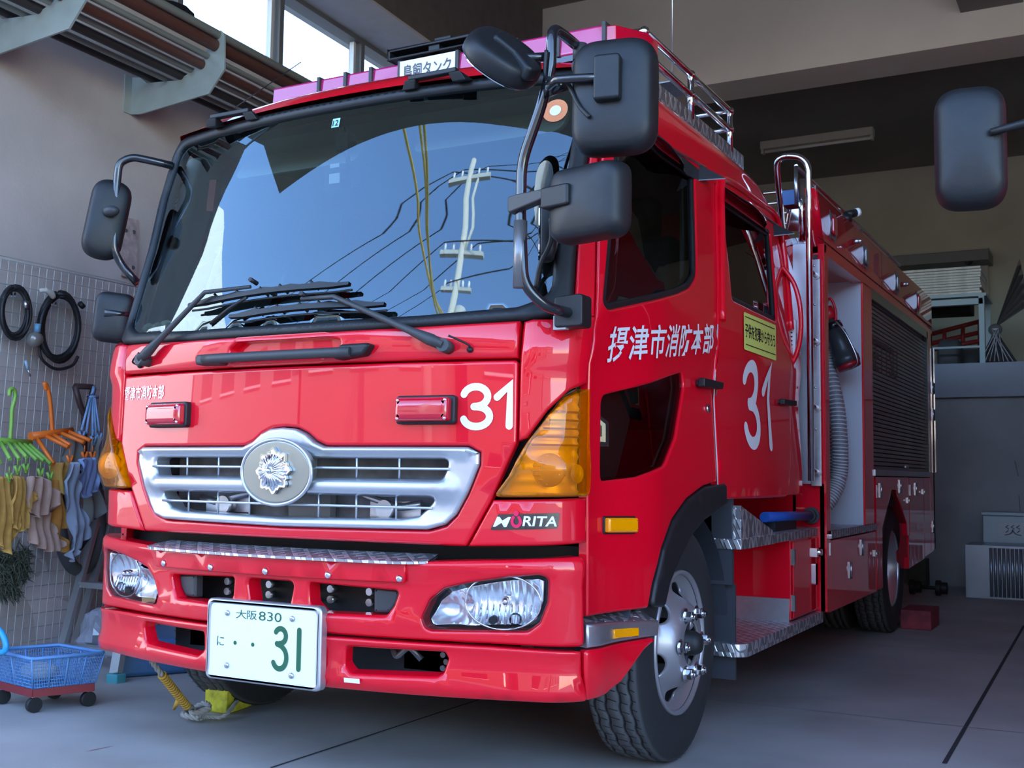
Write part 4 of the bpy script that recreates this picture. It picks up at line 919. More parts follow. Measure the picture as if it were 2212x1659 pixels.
part(g, 'nozzle_marking', WHT, nozzle, fix=False)
# ---- chrome ladder rail in front of the body
g = MB(); g.tube(bend_path([(1.058, 5.33, .955), (1.058, 5.33, 2.50), (.90, 5.33, 2.53), (.885, 5.50, 2.20)], .09, 8), .0155, 14); hr = part(g, 'hand_rail', CHR)
for z in (.995, 1.30, 1.62, 1.94):
    g = MB(); g.cyl((1.058, 5.33, z + .01), (1.068, 5.42, z), .012, 12); g.cyl((1.068, 5.412, z), (1.068, 5.42, z), .02, 12); part(g, 'rail_bracket', STL, hr)
g = MB(); g.cyl((.985, 5.5, 2.13), (.985, 5.5, 2.44), .018, 14); g.cyl((.99, 5.6, 2.2), (.99, 5.6, 2.5), .01, 8); g.b2((.90, 5.52, 2.19), (.965, 5.53, 2.30)); part(g, 'rail_post', CHR)
g = MB()
for z in (2.34, 2.40, 2.46, 2.52): g.cyl((-.9, 6.0, z), (.93, 6.0, z), .008, 8)
g.cyl((.93, 5.6, 2.54), (.93, 8.6, 2.54), .010, 8)
for y in (5.6, 6.0, 6.6, 7.2): g.cyl((.93, y, 2.34), (.93, y, 2.54), .010, 8)
part(g, 'deck_rail', STL)
g = MB(); g.b2((.60, 5.50, 2.12), (1.05, 5.56, 2.15)); part(g, 'deck_edge', CHK)
g = MB(); g.b2((.86, 5.6, 2.345), (.98, 5.75, 2.42)); part(g, 'blue_valve', mat('valve_blue', (.02, .10, .35), .4))

# ---- steps, lockers between cab and body
g = MB(); g.prism([(4.19, .735), (4.19, .695), (1e-9 + 4.66, .695), (4.66, .735)], .72, 1.07, lambda u, v, t: Vector((t, u, v))); g.b2((.72, 4.66, .695), (1.06, 5.45, .735)); part(g, 'upper_step', CHK, bevel=.002)
g = MB(); g.prism([(4.20, .86), (4.20, .735), (4.62, .735)], .74, .95, lambda u, v, t: Vector((t, u, v))); g.prism([(4.22, .86), (4.22, .735), (4.66, .735), (4.66, .75)], .95, 1.06, lambda u, v, t: Vector((1.06 - (t - .95) * (1 - (u - 4.2) * .2), u, v))); part(g, 'gusset_plate', CHK)
g = MB(); g.b2((.74, 4.98, .345), (1.05, 5.45, .695)); sl = part(g, 'step_locker', RED, bevel=.004)
g = MB(); g.b2((1.051, 5.0, .355), (1.058, 5.43, .685)); part(g, 'locker_door', RED, sl, bevel=.002)
for z in (.42, .62):
    g = MB(); g.b2((1.050, 4.985, z - .035), (1.066, 5.005, z + .035)); part(g, 'hinge', STL, sl)
g = MB(); g.b2((1.058, 5.36, .60), (1.075, 5.44, .64)); g.cyl((1.058, 5.4, .62), (1.09, 5.4, .62), .015, 10); part(g, 'latch', CHR, sl)
g = MB(); g.prism(rnd([(5.36, .47), (5.40, .47), (5.40, .57), (5.36, .57)], .008), 1.058, 1.068, lambda u, v, t: Vector((t, u, v))); part(g, 'latch', CHR, sl)
g = MB(); g.b2((.74, 4.20, .33), (.76, 4.98, .695)); part(g, 'step_back_wall', RED)
g = MB(); g.b2((.76, 4.22, .40), (.775, 4.62, .62)); part(g, 'kick_plate', ALU)
g = MB(); g.b2((.76, 4.965, .34), (1.045, 4.978, .44)); part(g, 'riser_plate', ALU)
g = MB(); g.prism(rnd([(.74, 4.20), (1.05, 4.20), (1.08, 4.24), (1.08, 5.45), (.74, 5.45)], [0, .03, .02, 0, 0]), .290, .34, lambda u, v, t: Vector((u, v, t))); part(g, 'lower_step', CHK, bevel=.003)
g = MB(); g.cyl((1.0, 4.75, .80), (1.03, 5.40, .79), .022, 16); bt = part(g, 'tool_tube', mat('tube_blue', (.015, .08, .36), .4))
g = MB(); g.cyl((1.03, 5.40, .79), (1.032, 5.42, .79), .030, 16); g.cyl((1.031, 5.40, .79), (1.032, 5.44, .79), .018, 16); g.cyl((1.032, 5.43, .79), (1.032, 5.44, .79), .04, 16); part(g, 'tube_cap', DGRY, bt)
g = MB(); g.b2((.95, 4.85, .735), (1.02, 5.2, .775)); part(g, 'tube_cradle', BLK, bt)
# chassis rails, tanks under the truck
g = MB(); g.b2((-.42, 3.2, .55), (-.34, 8.8, .75)); g.b2((.34, 3.2, .55), (.42, 8.8, .75)); g.cyl((-.9, 3.74, .40), (.9, 3.74, .40), .05, 12); g.cyl((-.9, 7.53, .40), (.9, 7.53, .40), .07, 12); g.sphere((0, 7.53, .40), .2, 16, 10)
g.b2((-.4, 3.3, .75), (.4, 5.2, .9)); part(g, 'chassis_frame', DRK)
g = MB(); g.b2((-1.0, 4.3, .40), (-.5, 5.4, .75)); part(g, 'fuel_tank', DRK)
# ---- front mud guard and flap
for s in (1, -1):
    g = MB(); vs = []; pts = [(3.74 + .50 * math.cos(q), .40 + .46 * math.sin(q)) for q in [PI * i / 14 for i in range(15)]]; pts = [(4.26, .34)] + pts
    for y, z in pts: vs += [(s * 1.00, y, z), (s * .68, y, z)]
    g.add(vs, [(i * 2, i * 2 + 1, i * 2 + 3, i * 2 + 2) for i in range(len(pts) - 1)], True); part(g, 'front_mudguard', mat('mudguard_black', (.03, .033, .042), .55), fix=False)
g = MB(); g.b2((.70, 4.235, .20), (1.03, 4.25, .56)); g.b2((.70, 4.20, .56), (1.03, 4.225, .90)); part(g, 'mud_flap', MT['mudguard_black'])

# ================================================================ wheels (outer face +x, centre at origin)
def tyre(w=.205, R=.40, rr=.235):
    h = w / 2
    prof = [(-h * .82, rr), (-h * .98, rr + .03), (-h, rr + .08), (-h * .92, R - .03), (-h * .84, R - .008)]
    gx = [-.62, -.24, .24, .62]
    for g_ in gx: prof += [(h * g_ - .006, R - .001), (h * g_ - .003, R - .012), (h * g_ + .003, R - .012), (h * g_ + .006, R - .001)]
    prof += [(h * .84, R - .008), (h * .92, R - .03), (h, rr + .08), (h * .98, rr + .03), (h * .82, rr)]
    g = MB(); g.lathe(prof, (0, 0, 0), 'X', 180, True, zig=lambda i, j: (.003 * (1 if (j // 3) % 2 else -1) if 5 <= i < 21 else 0))
    n = 90
    return g
SIPE = mat('tyre_tread', (.05, .05, .053), .75, noise=.15, nscale=14)
t_ = SIPE.node_tree; b_s = t_.nodes['Principled BSDF']
def wheel(x, y, front, s, dual=False):
    root = bpy.data.objects.new('wheel', None); COL.objects.link(root); root.parent = TR; root.matrix_parent_inverse = Matrix.Translation(-Vector(TR.location)); root.location = (x, y, .40)
    if s < 0: root.rotation_euler = (0, 0, PI)
    def wp(g, name, m, **k):
        o = g.build(name, m, None, **k); o.parent = root; return o
    ty = tyre(); wp(ty, 'tyre', RUB)
    # block sipes across the tread
    g = MB()
    for i in range(72):
        q = 2 * PI * i / 72
        for x0, x1, dq in ((-.083, -.066, .0), (-.054, -.03, .03), (-.015, .015, .012), (.03, .054, .03), (.066, .083, .0)):
            qq = q + dq; c = Vector((0, math.cos(qq), math.sin(qq))); t = Vector((0, -math.sin(qq), math.cos(qq))) * .0016
            a = c * .3998; g.add([Vector((x0, 0, 0)) + a - t, Vector((x1, 0, 0)) + a - t * -3, Vector((x1, 0, 0)) + a + t * 5, Vector((x0, 0, 0)) + a + t], [(0, 1, 2, 3)])
    wp(g, 'tread_sipe', mat('sipe_black', (.004, .004, .004), .9), fix=False)
    RIM = mat('rim_silver', (.33, .31, .335), .36, .55, coat=.3)
    if front:
        def depth(r): return lerp_t([(0, .045), (.105, .045), (.125, .040), (.15, .012), (.175, -.018), (.20, -.024), (.222, -.012), (.232, 0)], r)
        def dm_(u, v, d): r = math.hypot(u, v); return Vector((.088 + depth(r) + d, u, v))
        circ = [(.231 * math.cos(2 * PI * i / 90), .231 * math.sin(2 * PI * i / 90)) for i in range(90)]
        holes = [[(.072 * math.cos(2 * PI * i / 40), .072 * math.sin(2 * PI * i / 40)) for i in range(40)]]
        for k in range(6):
            q = math.radians(20) + PI / 3 * k; c = Vector((.176 * math.cos(q), .176 * math.sin(q)))
            holes.append([tuple(c + Vector((math.cos(q), math.sin(q))) * .026 * math.cos(2 * PI * i / 24) + Vector((-math.sin(q), math.cos(q))) * .042 * math.sin(2 * PI * i / 24)) for i in range(24)])
        o = patch(circ, dm_, holes=holes, thick=.008, bev=.003, step=.012).build('rim', RIM, None, fix=False); merge(o); o.parent = root
        g = MB(); g.lathe([(.086, .229), (.100, .234), (.099, .243), (.088, .246), (.070, .240), (.064, .231), (.0, .222), (-.08, .23)], (0, 0, 0), 'X', 72); wp(g, 'rim_flange', RIM)
        g = MB(); g.lathe([(.02, 0), (.02, .078), (.08, .075), (.085, .06), (.10, .055), (.105, .045), (.150, .040), (.168, .030), (.174, 0)], (0, 0, 0), 'X', 36); wp(g, 'hub', DRK)
        g = MB(); g.lathe([(-.06, .07), (-.055, .20), (-.065, .22)], (0, 0, 0), 'X', 36); wp(g, 'brake_drum', mat('drum_shade', (.015, .010, .009), .8))  # drum coloured near-black as the shade behind the hand holes
        for k in range(6):
            q = PI / 3 * k; c = Vector((.131, .108 * math.cos(q), .111 * math.sin(q)))
            g = MB(); g.tube([c + Vector((0, 0, 0)), c + Vector((.028, 0, 0))], .0195, 6); g.tube([c + Vector((.0, 0, 0)), c + Vector((.004, 0, 0))], .027, 20); g.tube([c + Vector((.028, 0, 0)), c + Vector((.038, 0, 0))], .010, 12); wp(g, 'wheel_nut', CHR, bevel=.0015)
    else:
        g = MB(); g.lathe([(.088, .236), (.083, .243), (.07, .240), (.066, .230), (.0, .216), (-.05, .20), (-.09, .18), (-.11, .15), (-.115, .08), (-.115, 0)], (0, 0, 0), 'X', 72); wp(g, 'rim', mat('rim_bright', (.60, .62, .66), .28, .8))
        g = MB(); g.lathe([(-.115, 0), (-.115, .085), (-.02, .08), (.0, .06), (.0, 0)], (0, 0, 0), 'X', 30); wp(g, 'hub', mat('hub_grey', (.35, .36, .38), .4, .6))
        if dual:
            t2 = tyre(); t2.xf(Matrix.Translation((-.25, 0, 0))); wp(t2, 'inner_tyre', RUB)
    return root
wheel(.895, 3.745, True, 1); wheel(-.895, 3.745, True, -1); wheel(.95, 7.53, False, 1, True); wheel(-.95, 7.53, False, -1, True)

# ================================================================ mirrors
def head(c, w, h, d, rot, name, m=BLK, parent=None, r=.05, ex=None):
    """rounded mirror shell, back towards -y, slightly domed"""
    n = 40; vs = []; rings = [(0, .80, .0), (.15, .93, .0), (.55, 1.0, 0), (.9, .98, 0), (1.0, .95, 0)]
    ol = rnd([(-w / 2, -h / 2), (w / 2, -h / 2), (w / 2, h / 2), (-w / 2, h / 2)], r, 9); k = len(ol); g = MB()
    for t, s_, _ in rings:
        for u, v in ol: vs.append((u * s_, -d * (1 - t), v * (s_ if s_ == 1 else s_ + (1 - s_) * .3)))
    fs = [(i * k + j, i * k + (j + 1) % k, (i + 1) * k + (j + 1) % k, (i + 1) * k + j) for i in range(len(rings) - 1) for j in range(k)]
    o = len(vs)
    for s_, dd in ((.5, 1.10), (.0, 1.16)):
        for u, v in (ol if s_ else [(0, 0)]): vs.append((u * s_, -d * dd, v * s_))
    fs += [(j, o + j, o + (j + 1) % k, (j + 1) % k) for j in range(k)] + [(o + j, o + k, o + (j + 1) % k) for j in range(k)] + [tuple((len(rings) - 1) * k + j for j in range(k))]
    g.add(vs, fs, True)
    Mx = Matrix.Translation(c) @ rot.to_4x4(); g.xf(Mx); h_ = part(g, name, m, parent, subsurf=1)
    g = MB(); g.prism([(u * .86, v * .9) for u, v in ol], .001, .004, lambda u, v, t: Mx @ Vector((u, t, v))); part(g, 'mirror_glass', CHR, h_, label='mirror glass')
    return h_, Mx
# right-hand (nearer) arm: from the door corner up and back to the roof
arm_pts = [(.985, 2.93, 1.425), (.93, 2.80, 1.44), (.885, 2.76, 1.50), (.873, 2.76, 1.70), (.875, 2.76, 1.85), (.935, 2.76, 2.00), (.965, 2.76, 2.10), (.965, 2.76, 2.225), (.955, 2.86, 2.24), (.93, 3.06, 2.26)]
g = MB(); g.tube(bend_path(arm_pts, .045, 6), .0155, 14); arm = part(g, 'mirror_arm', GBLK, label='long tube mirror arm, passenger side')
g = MB(); g.cyl((.873, 2.76, 1.49), (.873, 2.76, 1.68), .0195, 16); part(g, 'arm_sleeve', mat('sleeve_grey', (.20, .19, .19), .3, .6), arm)
g = MB(); g.prism(rnd([(-.045, -.045), (.045, -.045), (.045, .05), (-.045, .045)], .012), 0, .07, lambda u, v, t: Vector((.965 + u, 2.95 - t, 1.435 + v))); part(g, 'arm_base', BLK, arm, bevel=.006)
g = MB(); g.b2((.915, 2.888, 1.385), (.955, 2.91, 1.425)); part(g, 'base_pad', mat('pad_grey', (.35, .35, .36), .5), arm)
g = MB(); g.cyl((.95, 2.98, 2.205), (.95, 2.98, 2.255), .022, 14); g.sphere((.95, 2.99, 2.19), .03, 14, 8); part(g, 'roof_bracket', DGRY, arm)
Rz = lambda a: Matrix.Rotation(math.radians(a), 3, 'Z')
h1, M1 = head((1.168, 2.76, 1.978), .235, .318, .085, Rz(10) @ Matrix.Rotation(math.radians(-2), 3, 'X'), 'mirror_head', parent=arm, r=.075)
h2, M2 = head((1.107, 2.77, 1.702), .250, .208, .085, Rz(-14), 'mirror_head', parent=arm, r=.05)
_r, _d, _f = (Vector(v) for v in RW)
_maj = (_r * .82 + _d * .57).normalized(); _mnr = (_r * .57 - _d * .82).normalized(); _n = (-_f * .56 + _mnr * .83).normalized(); _mj = (_maj - _n * _maj.dot(_n)).normalized()
R3 = Matrix((_mj, -_n, _mj.cross(-_n))).transposed()
h3, M3 = head((.806, 2.74, 2.132), .235, .235, .065, R3, 'mirror_head', parent=arm, r=.1175)
g = MB(); g.prism(rnd([(-.036, -.062), (.036, -.062), (.036, .062), (-.036, .062)], .012), .085, .125, lambda u, v, t: M1 @ Vector((u - .003, -t, v + .028))); part(g, 'mirror_mount', BLK, h1, bevel=.012, seg=3)
g = MB(); g.prism(rnd([(-.118, -.030), (-.02, -.030), (-.02, .030), (-.118, .030)], .010), .05, .108, lambda u, v, t: M2 @ Vector((u, -t, v + .018))); part(g, 'mirror_mount', BLK, h2, bevel=.008)
g = MB(); g.prism(rnd([(-.05, -.035), (.03, -.05), (.10, -.10), (.12, -.04), (.04, .03), (-.05, .03)], .02), .04, .085, lambda u, v, t: M3 @ Vector((u, -t, v))); part(g, 'mirror_mount', BLK, h3, bevel=.01)
g = MB(); g.tube([(.965, 2.745, 2.03), (1.0, 2.68, 2.028), (1.04, 2.645, 2.026), M1 @ Vector((-.03, -.112, .03))], .0125, 12); g.cyl((.96, 2.74, 2.035), (1.02, 2.735, 2.045), .019, 12); part(g, 'mirror_stay', GBLK, h1)
g = MB(); g.prism(rnd([(-.035, -.02), (.10, .0), (.16, .012), (.16, .026), (.0, .03), (-.035, .028)], .01), -.02, .02, lambda u, v, t: Vector((.878 + u, 2.745 + t - u * .3, 1.72 + v))); part(g, 'mirror_stay', DGRY, h2, bevel=.006)
g = MB(); g.cyl((.965, 2.76, 2.14), (.875, 2.715, 2.135), .013, 12); part(g, 'mirror_stay', GBLK, h3)
g = MB(); g.tube(smooth_path([(.962, 2.735, 2.15), (.958, 2.737, 2.08), (.985, 2.72, 2.06), (1.05, 2.68, 2.03), (1.10, 2.655, 1.95), (1.135, 2.65, 1.91)]), .006, 8); part(g, 'mirror_cable', BLK, h1)
h4, M4 = head(PX(1166, 500, Y=2.95), .09, .19, .045, Rz(118), 'mirror_reflection', parent=arm, r=.045)  # solid head put in for the mirror's reflection in the windscreen
g = MB(); g.tube(smooth_path([PX(1190, 470, Y=2.9), PX(1190, 520, Y=2.92), PX(1168, 570, Y=2.93), PX(1158, 620, Y=2.94)]), .008, 8); part(g, 'mirror_cable', BLK, h4)
# far side arm
la = [(-.955, 3.12, 1.505), (-.985, 3.02, 1.56), (-1.02, 2.96, 1.64), (-1.035, 2.96, 1.80), (-1.0, 2.98, 1.93), (-1.0, 2.98, 2.08), (-.96, 3.02, 2.125), (-.86, 3.12, 2.11)]
la = [PX(297, 612, Y=3.06), PX(262, 572, Y=3.03), PX(246, 540, Y=3.0), PX(252, 400, Y=3.0), PX(257, 352, Y=3.0), PX(285, 339, Y=3.03), PX(330, 348, Y=3.08), PX(372, 358, Y=3.14)]
g = MB(); g.tube(bend_path(la, .05, 6), .0150, 14); armL = part(g, 'mirror_arm', GBLK, label='tube mirror arm, far side')
h5, M5 = head(PX(230, 478, Y=3.02), .150, .315, .075, Rz(50) @ Matrix.Rotation(math.radians(9), 3, 'Y'), 'mirror_head', parent=armL, r=.08)
h6, M6 = head(PX(247, 688, Y=3.04), .150, .195, .060, Rz(44) @ Matrix.Rotation(math.radians(5), 3, 'Y'), 'mirror_head', parent=armL, r=.045)
g = MB(); g.cyl(PX(200, 466, Y=2.96), PX(252, 455, Y=2.985), .014, 12); g.sphere(PX(240, 456, Y=2.96), .026, 12, 8, (1.4, 1, .8)); part(g, 'mirror_stay', DGRY, h5)
g = MB(); g.cyl(PX(225, 676, Y=2.97), PX(285, 680, Y=3.05), .014, 12); part(g, 'mirror_stay', GBLK, h6)
# ================================================================ garage shell
def WX(y): return -2.80 - .058 * (y - 4)
WD = Vector((-.058, 1, 0)).normalized(); WN = Vector((WD.y, -WD.x, 0))      # along the left wall, out of the left wall
def PWl(px, py, off=0.):
    v = Vector((px - 1106.0, py - 829.5, FPX)); d = Vector([sum(RW[i][j] * v[i] for i in range(3)) for j in range(3)])
    p0 = Vector((WX(4), 4, 0)) + WN * off; t = WN.dot(p0 - CAM) / WN.dot(d); return CAM + d * t
def wl(s, z, off=0.): return Vector((WX(4), 4, z)) + WD * (s - 4) + WN * off          # s ~ y along the wall
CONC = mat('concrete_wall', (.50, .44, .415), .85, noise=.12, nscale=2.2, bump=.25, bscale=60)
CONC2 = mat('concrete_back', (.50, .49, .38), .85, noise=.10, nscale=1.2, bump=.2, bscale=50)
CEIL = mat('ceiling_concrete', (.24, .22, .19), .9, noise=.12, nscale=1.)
BEAMM = mat('beam_concrete', (.78, .74, .62), .85, noise=.08, nscale=.9, bump=.15, bscale=40)
FLM = mat('floor_concrete', (.35, .33, .31), .6, noise=.24, nscale=1.3, bump=.12, bscale=120)
def wallbox(s0, s1, z0, z1, o0, o1, name, m):
    g = MB(); vs = [wl(s, z, o) for s in (s0, s1) for z in (z0, z1) for o in (o0, o1)]
    g.add(vs, [(0, 1, 3, 2), (4, 6, 7, 5), (0, 4, 5, 1), (2, 3, 7, 6), (0, 2, 6, 4), (1, 5, 7, 3)]); return g.build(name, m)
struct(wallbox(2.2, 15.4, 0, 3.83, -.3, 0, 'wall_left', CONC))
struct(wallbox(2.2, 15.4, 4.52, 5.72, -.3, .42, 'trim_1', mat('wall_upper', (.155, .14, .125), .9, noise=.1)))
struct(wallbox(8.95, 15.4, 3.83, 4.52, -.3, 0, 'wall_left', CONC))
struct(wallbox(2.2, 8.95, 4.50, 4.52, -.28, .42, 'trim_2', mat('soffit_lit', (.66, .66, .62), .7, noise=.05)))  # underside coloured pale for the window light falling on it
# damp patches on the wall where paint has come away
STN = mat('bare_patch', (.68, .60, .60), .9, noise=.1, nscale=6)
# high windows
FRM = mat('window_frame', (.16, .165, .16), .5)
edges_s = [2.2, 3.08, 4.12, 5.16, 6.22, 7.30, 8.40, 8.95]
FG = mat('frosted_glass', (.9, .92, .95), .6)
frost = glass_mat('clear_window', (.94, .96, .97), 1.4)
for i in range(len(edges_s) - 1):
    a, b_ = edges_s[i], edges_s[i + 1]
    fr = wallbox(a, b_, 3.83, 3.87, -.16, -.04, 'window_%d' % (i + 1), FRM); struct(fr)
    for s0, s1, z0, z1 in ((a, b_, 4.46, 4.50), (a, a + .025, 3.87, 4.46), (b_ - .025, b_, 3.87, 4.46)):
        o = wallbox(s0, s1, z0, z1, -.16, -.04, 'window_frame', FRM); o.parent = fr
    o = wallbox(b_ - .075, b_ - .045, 3.87, 4.46, -.12, -.08, 'window_sash', mat('sash_white', (.75, .76, .75), .5)); o.parent = fr
    g = MB(); g.add([wl(a, 3.87, -.10), wl(b_, 3.87, -.10), wl(b_, 4.46, -.10), wl(a, 4.46, -.10)], [(0, 1, 2, 3)]); o = g.build('window_pane', frost, fix=False); o.parent = fr
# floor
g = MB(); g.b2((-4.2, .9, -.15), (9.5, 15.4, 0)); struct(g.build('floor', FLM))
g = MB()
def joint(p, q, w, name='floor_joint', m=None):
    a = PX(*p, Z=.0); b_ = PX(*q, Z=.0); t = (b_ - a).normalized(); n = Vector((-t.y, t.x, 0)) * w / 2; u = Vector((0, 0, .0015))
    g = MB(); g.add([a - n + u, b_ - n + u, b_ + n + u, a + n + u], [(0, 1, 2, 3)]); o = g.build(name, m or JT, fix=False); o['kind'] = 'structure'; return o
JT = mat('joint_black', (.02, .02, .022), .9)
joint((585, 1659), (1110, 1487), .010, 'trim_3'); joint((2040, 1650), (2212, 1352), .016, 'trim_4')
joint((1500, 1508), (2212, 1584), .006, 'trim_5', mat('joint_pale', (.22, .22, .24), .9)); joint((1830, 1388), (2190, 1418), .005, 'trim_6', MT['joint_pale'])
g = MB()
a = PX(180, 1625, Z=.0); b_ = PX(245, 1612, Z=0)
g.add([a + (b_ - a) * t + Vector((0, w, .002)) for t, w in ((0, 0), (.3, .012), (.7, .015), (1, .003), (.8, -.012), (.4, -.02))], [(0, 1, 2, 3, 4, 5)]); tag(g.build('trim_7', mat('red_scuff', (.32, .10, .12), .8), fix=False), kind='structure')
# ceilings, beam, pillar, back wall
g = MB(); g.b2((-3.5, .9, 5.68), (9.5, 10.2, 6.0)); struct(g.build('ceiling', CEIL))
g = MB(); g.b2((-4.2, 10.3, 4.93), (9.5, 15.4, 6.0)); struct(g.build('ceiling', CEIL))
g = MB(); g.b2((-4.2, 9.9, 4.62), (9.5, 10.42, 6.0)); struct(g.build('beam_1', BEAMM)).name = 'beam'
g = MB(); g.b2((-3.3, 9.72, 4.4), (-2.82, 9.92, 5.68)); struct(g.build('pillar', BEAMM))
g = MB(); g.b2((-4.2, 14.85, 0), (9.5, 15.2, 5.2)); struct(g.build('wall_back', CONC2))
g = MB(); g.b2((9.2, .9, 0), (9.5, 15.2, 6.0)); struct(g.build('wall_right', CONC))
a = PX(2075, 28, Y=9.9); b_ = PX(2205, 14, Y=9.9)
g = MB(); g.b2((a.x, 9.55, a.z - .0), (b_.x + .02, 9.9, 5.68)); struct(g.build('trim_8', mat('duct_grey', (.20, .19, .18), .8)))
# front lintel and jambs of the doorway
g = MB(); g.b2((-3.45, .9, 4.56), (9.5, 2.2, 6.0)); struct(g.build('wall_front', CONC2))
g = MB(); g.b2((-3.6, .85, 6.0), (9.6, 15.4, 6.3)); struct(g.build('roof', CONC2))
# raised concrete platform at the back
PLT = mat('platform_slab', (.30, .32, .35), .8, noise=.06, nscale=3); LOW = mat('platform_wall', (.32, .31, .30), .8, noise=.18, nscale=1.6)
g = MB(); g.b2((-3.2, 11.0, 1.72), (6.5, 14.85, 2.03)); struct(g.build('platform', PLT)).name = 'slab'
g = MB(); g.b2((-3.2, 11.06, 0), (6.5, 11.4, 1.72)); struct(g.build('partition', LOW))
g = MB()
random.seed(3)
for k in range(9):
    x = 1.2 + random.random() * 1.2; z = .6 + random.random() * 1.0; l = .08 + random.random() * .16; dx = (random.random() - .3) * .08
    g.add([(x, 11.057, z), (x + .004, 11.057, z), (x + dx + .004, 11.057, z - l), (x + dx, 11.057, z - l)], [(0, 1, 2, 3)])
tag(g.build('scratches', DRK, fix=False), kind='structure').name = 'trim_9'
# fluorescent batten on the ceiling
a = PX(1645, 332, Z=4.80); b_ = PX(1888, 300, Z=4.80)
t = (b_ - a); t.z = 0; L = t.length; t.normalize(); n = Vector((-t.y, t.x, 0)); c = (a + b_) / 2
lamp = thing('ceiling_light', (c.x, c.y, 4.93), 'unlit cream fluorescent batten on the rear ceiling', 'ceiling light')
def obx(c, l, w, z0, z1):
    g = MB(); vs = [c + t * sx * l / 2 + n * sy * w / 2 + Vector((0, 0, z - c.z)) for sx in (-1, 1) for sy in (-1, 1) for z in (z0, z1)]
    g.add(vs, [(0, 1, 3, 2), (4, 6, 7, 5), (0, 4, 5, 1), (2, 3, 7, 6), (0, 2, 6, 4), (1, 5, 7, 3)]); return g
obx(c, L, .12, 4.84, 4.93).build('housing', mat('cream_enamel', (.55, .52, .42), .5), lamp, bevel=.004)
g = MB(); g.cyl(c - t * (L / 2 - .04) + Vector((0, 0, 4.815 - c.z)), c + t * (L / 2 - .04) + Vector((0, 0, 4.815 - c.z)), .017, 12); g.build('tube', mat('tube_white', (.75, .73, .66), .4), lamp)
for s_ in (-1, 1): obx(c + t * s_ * (L / 2 - .02), .03, .07, 4.79, 4.845).build('lamp_holder', MT['cream_enamel'], lamp)

# ================================================================ things on the raised platform at the back
TY = 12.0
PAINT = mat('pale_blue_steel', (.36, .46, .46), .5)
a = PX(2130, 640, Y=TY); xr = a.x; ztop = PX(2125, 632, Y=TY).z
tb = thing('steel_table', (xr - .7, TY + .3, 2.03), 'pale blue steel frame table on the platform, stacked with white boards', 'table')
g = MB(); g.b2((xr - 1.5, TY, ztop - .03), (xr, TY + .65, ztop)); g.build('tabletop', PAINT, tb)
g = MB(); g.b2((xr - 1.5, TY, ztop - .11), (xr - .03, TY + .03, ztop - .05)); g.build('apron', PAINT, tb)
for x, y in ((xr - .05, TY), (xr - .05, TY + .6), (xr - 1.5, TY), (xr - 1.5, TY + .6)):
    g = MB(); g.b2((x - .04 + .02, y, 2.03), (x + .03, y + .045, ztop - .03)); g.build('leg', PAINT, tb)
g = MB(); g.b2((xr - 1.5, TY + .01, 2.03 + .25), (xr - .05, TY + .04, 2.30)); g.build('stretcher', PAINT, tb)
bm_ = mat('board_white', (.66, .64, .55), .7, noise=.15, nscale=18)
zt = PX(2050, 575, Y=TY).z; nb = 10; hgt = (zt - ztop - .012) / nb
first = None
for i in range(nb):
    if first is None:
        g = MB(); g.b2((-.75, 0, 0), (.75, .60, hgt - .004)); first = g.build('board', bm_, bevel=.003); o = first
    else: o = first.copy(); COL.objects.link(o)
    o.location = (xr - .80 + random.uniform(-.012, .012), TY + random.uniform(.0, .02), ztop + .001 + i * hgt)
    tag(o, 'chipped white board in the flat stack on the pale blue steel table', 'board', 'white boards stacked on the steel table')
# shelf rail with red lamp above the boards
z1 = PX(2060, 555, Y=TY + .7).z
p0 = PX(1900, 560, Y=14.6); p1 = PX(2140, 545, Y=14.6)
sh_ = thing('wall_shelf', ((p0.x + p1.x) / 2, 14.6, p1.z), 'narrow grey shelf rail on the rear wall above the stacked boards', 'shelf')
g = MB(); g.b2((p0.x - .6, 14.35, p1.z - .13), (p1.x, 14.85, p1.z)); g.build('board', mat('shelf_grey', (.17, .17, .16), .6), sh_, bevel=.006)
g = MB(); g.b2((p0.x - .6, 14.34, p1.z), (p1.x, 14.85, p1.z + .02)); g.build('edge', mat('shelf_edge', (.45, .43, .36), .5), sh_)
a = PX(1987, 556, Y=14.4)
rl_ = thing('warning_lamp', (a.x, 14.45, a.z - .06), 'red cylindrical lamp lying on the rear wall shelf', 'lamp')
g = MB(); g.cyl((a.x - .08, 14.45, a.z), (a.x + .10, 14.45, a.z), .06, 20); g.build('red_lens', mat('lamp_red', (.65, .03, .01), .2, coat=1.), rl_)
g = MB(); g.cyl((a.x + .10, 14.45, a.z), (a.x + .30, 14.47, a.z - .01), .045, 14); g.tube(smooth_path([(a.x + .3, 14.47, a.z), (a.x + .45, 14.4, a.z + .03), (a.x + .55, 14.42, a.z - .12), (a.x + .62, 14.4, a.z - .02)]), .02, 8); g.build('body', BLK, rl_)
# white panel against the wall
a = PX(2135, 640, Y=14.7); b_ = PX(2100, 560, Y=14.7)
g = MB(); g.b2((b_.x - .5, 14.75, a.z), (a.x, 14.80, b_.z)); tag(g.build('wall_panel', mat('panel_cream', (.46, .43, .37), .7), bevel=.01), 'pale cream panel leaning on the rear wall behind the board stack', 'panel')
# crate shadow under the table, modelled as a black box
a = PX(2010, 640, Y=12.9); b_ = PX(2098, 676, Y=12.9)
g = MB(); g.b2((a.x - .3, 12.8, b_.z), (b_.x, 13.2, a.z + .05)); tag(g.build('shadow_box', mat('shadow_black', (.02, .019, .018), .8), bevel=.01), 'black box standing in for the shadow under the pale blue table', 'box')
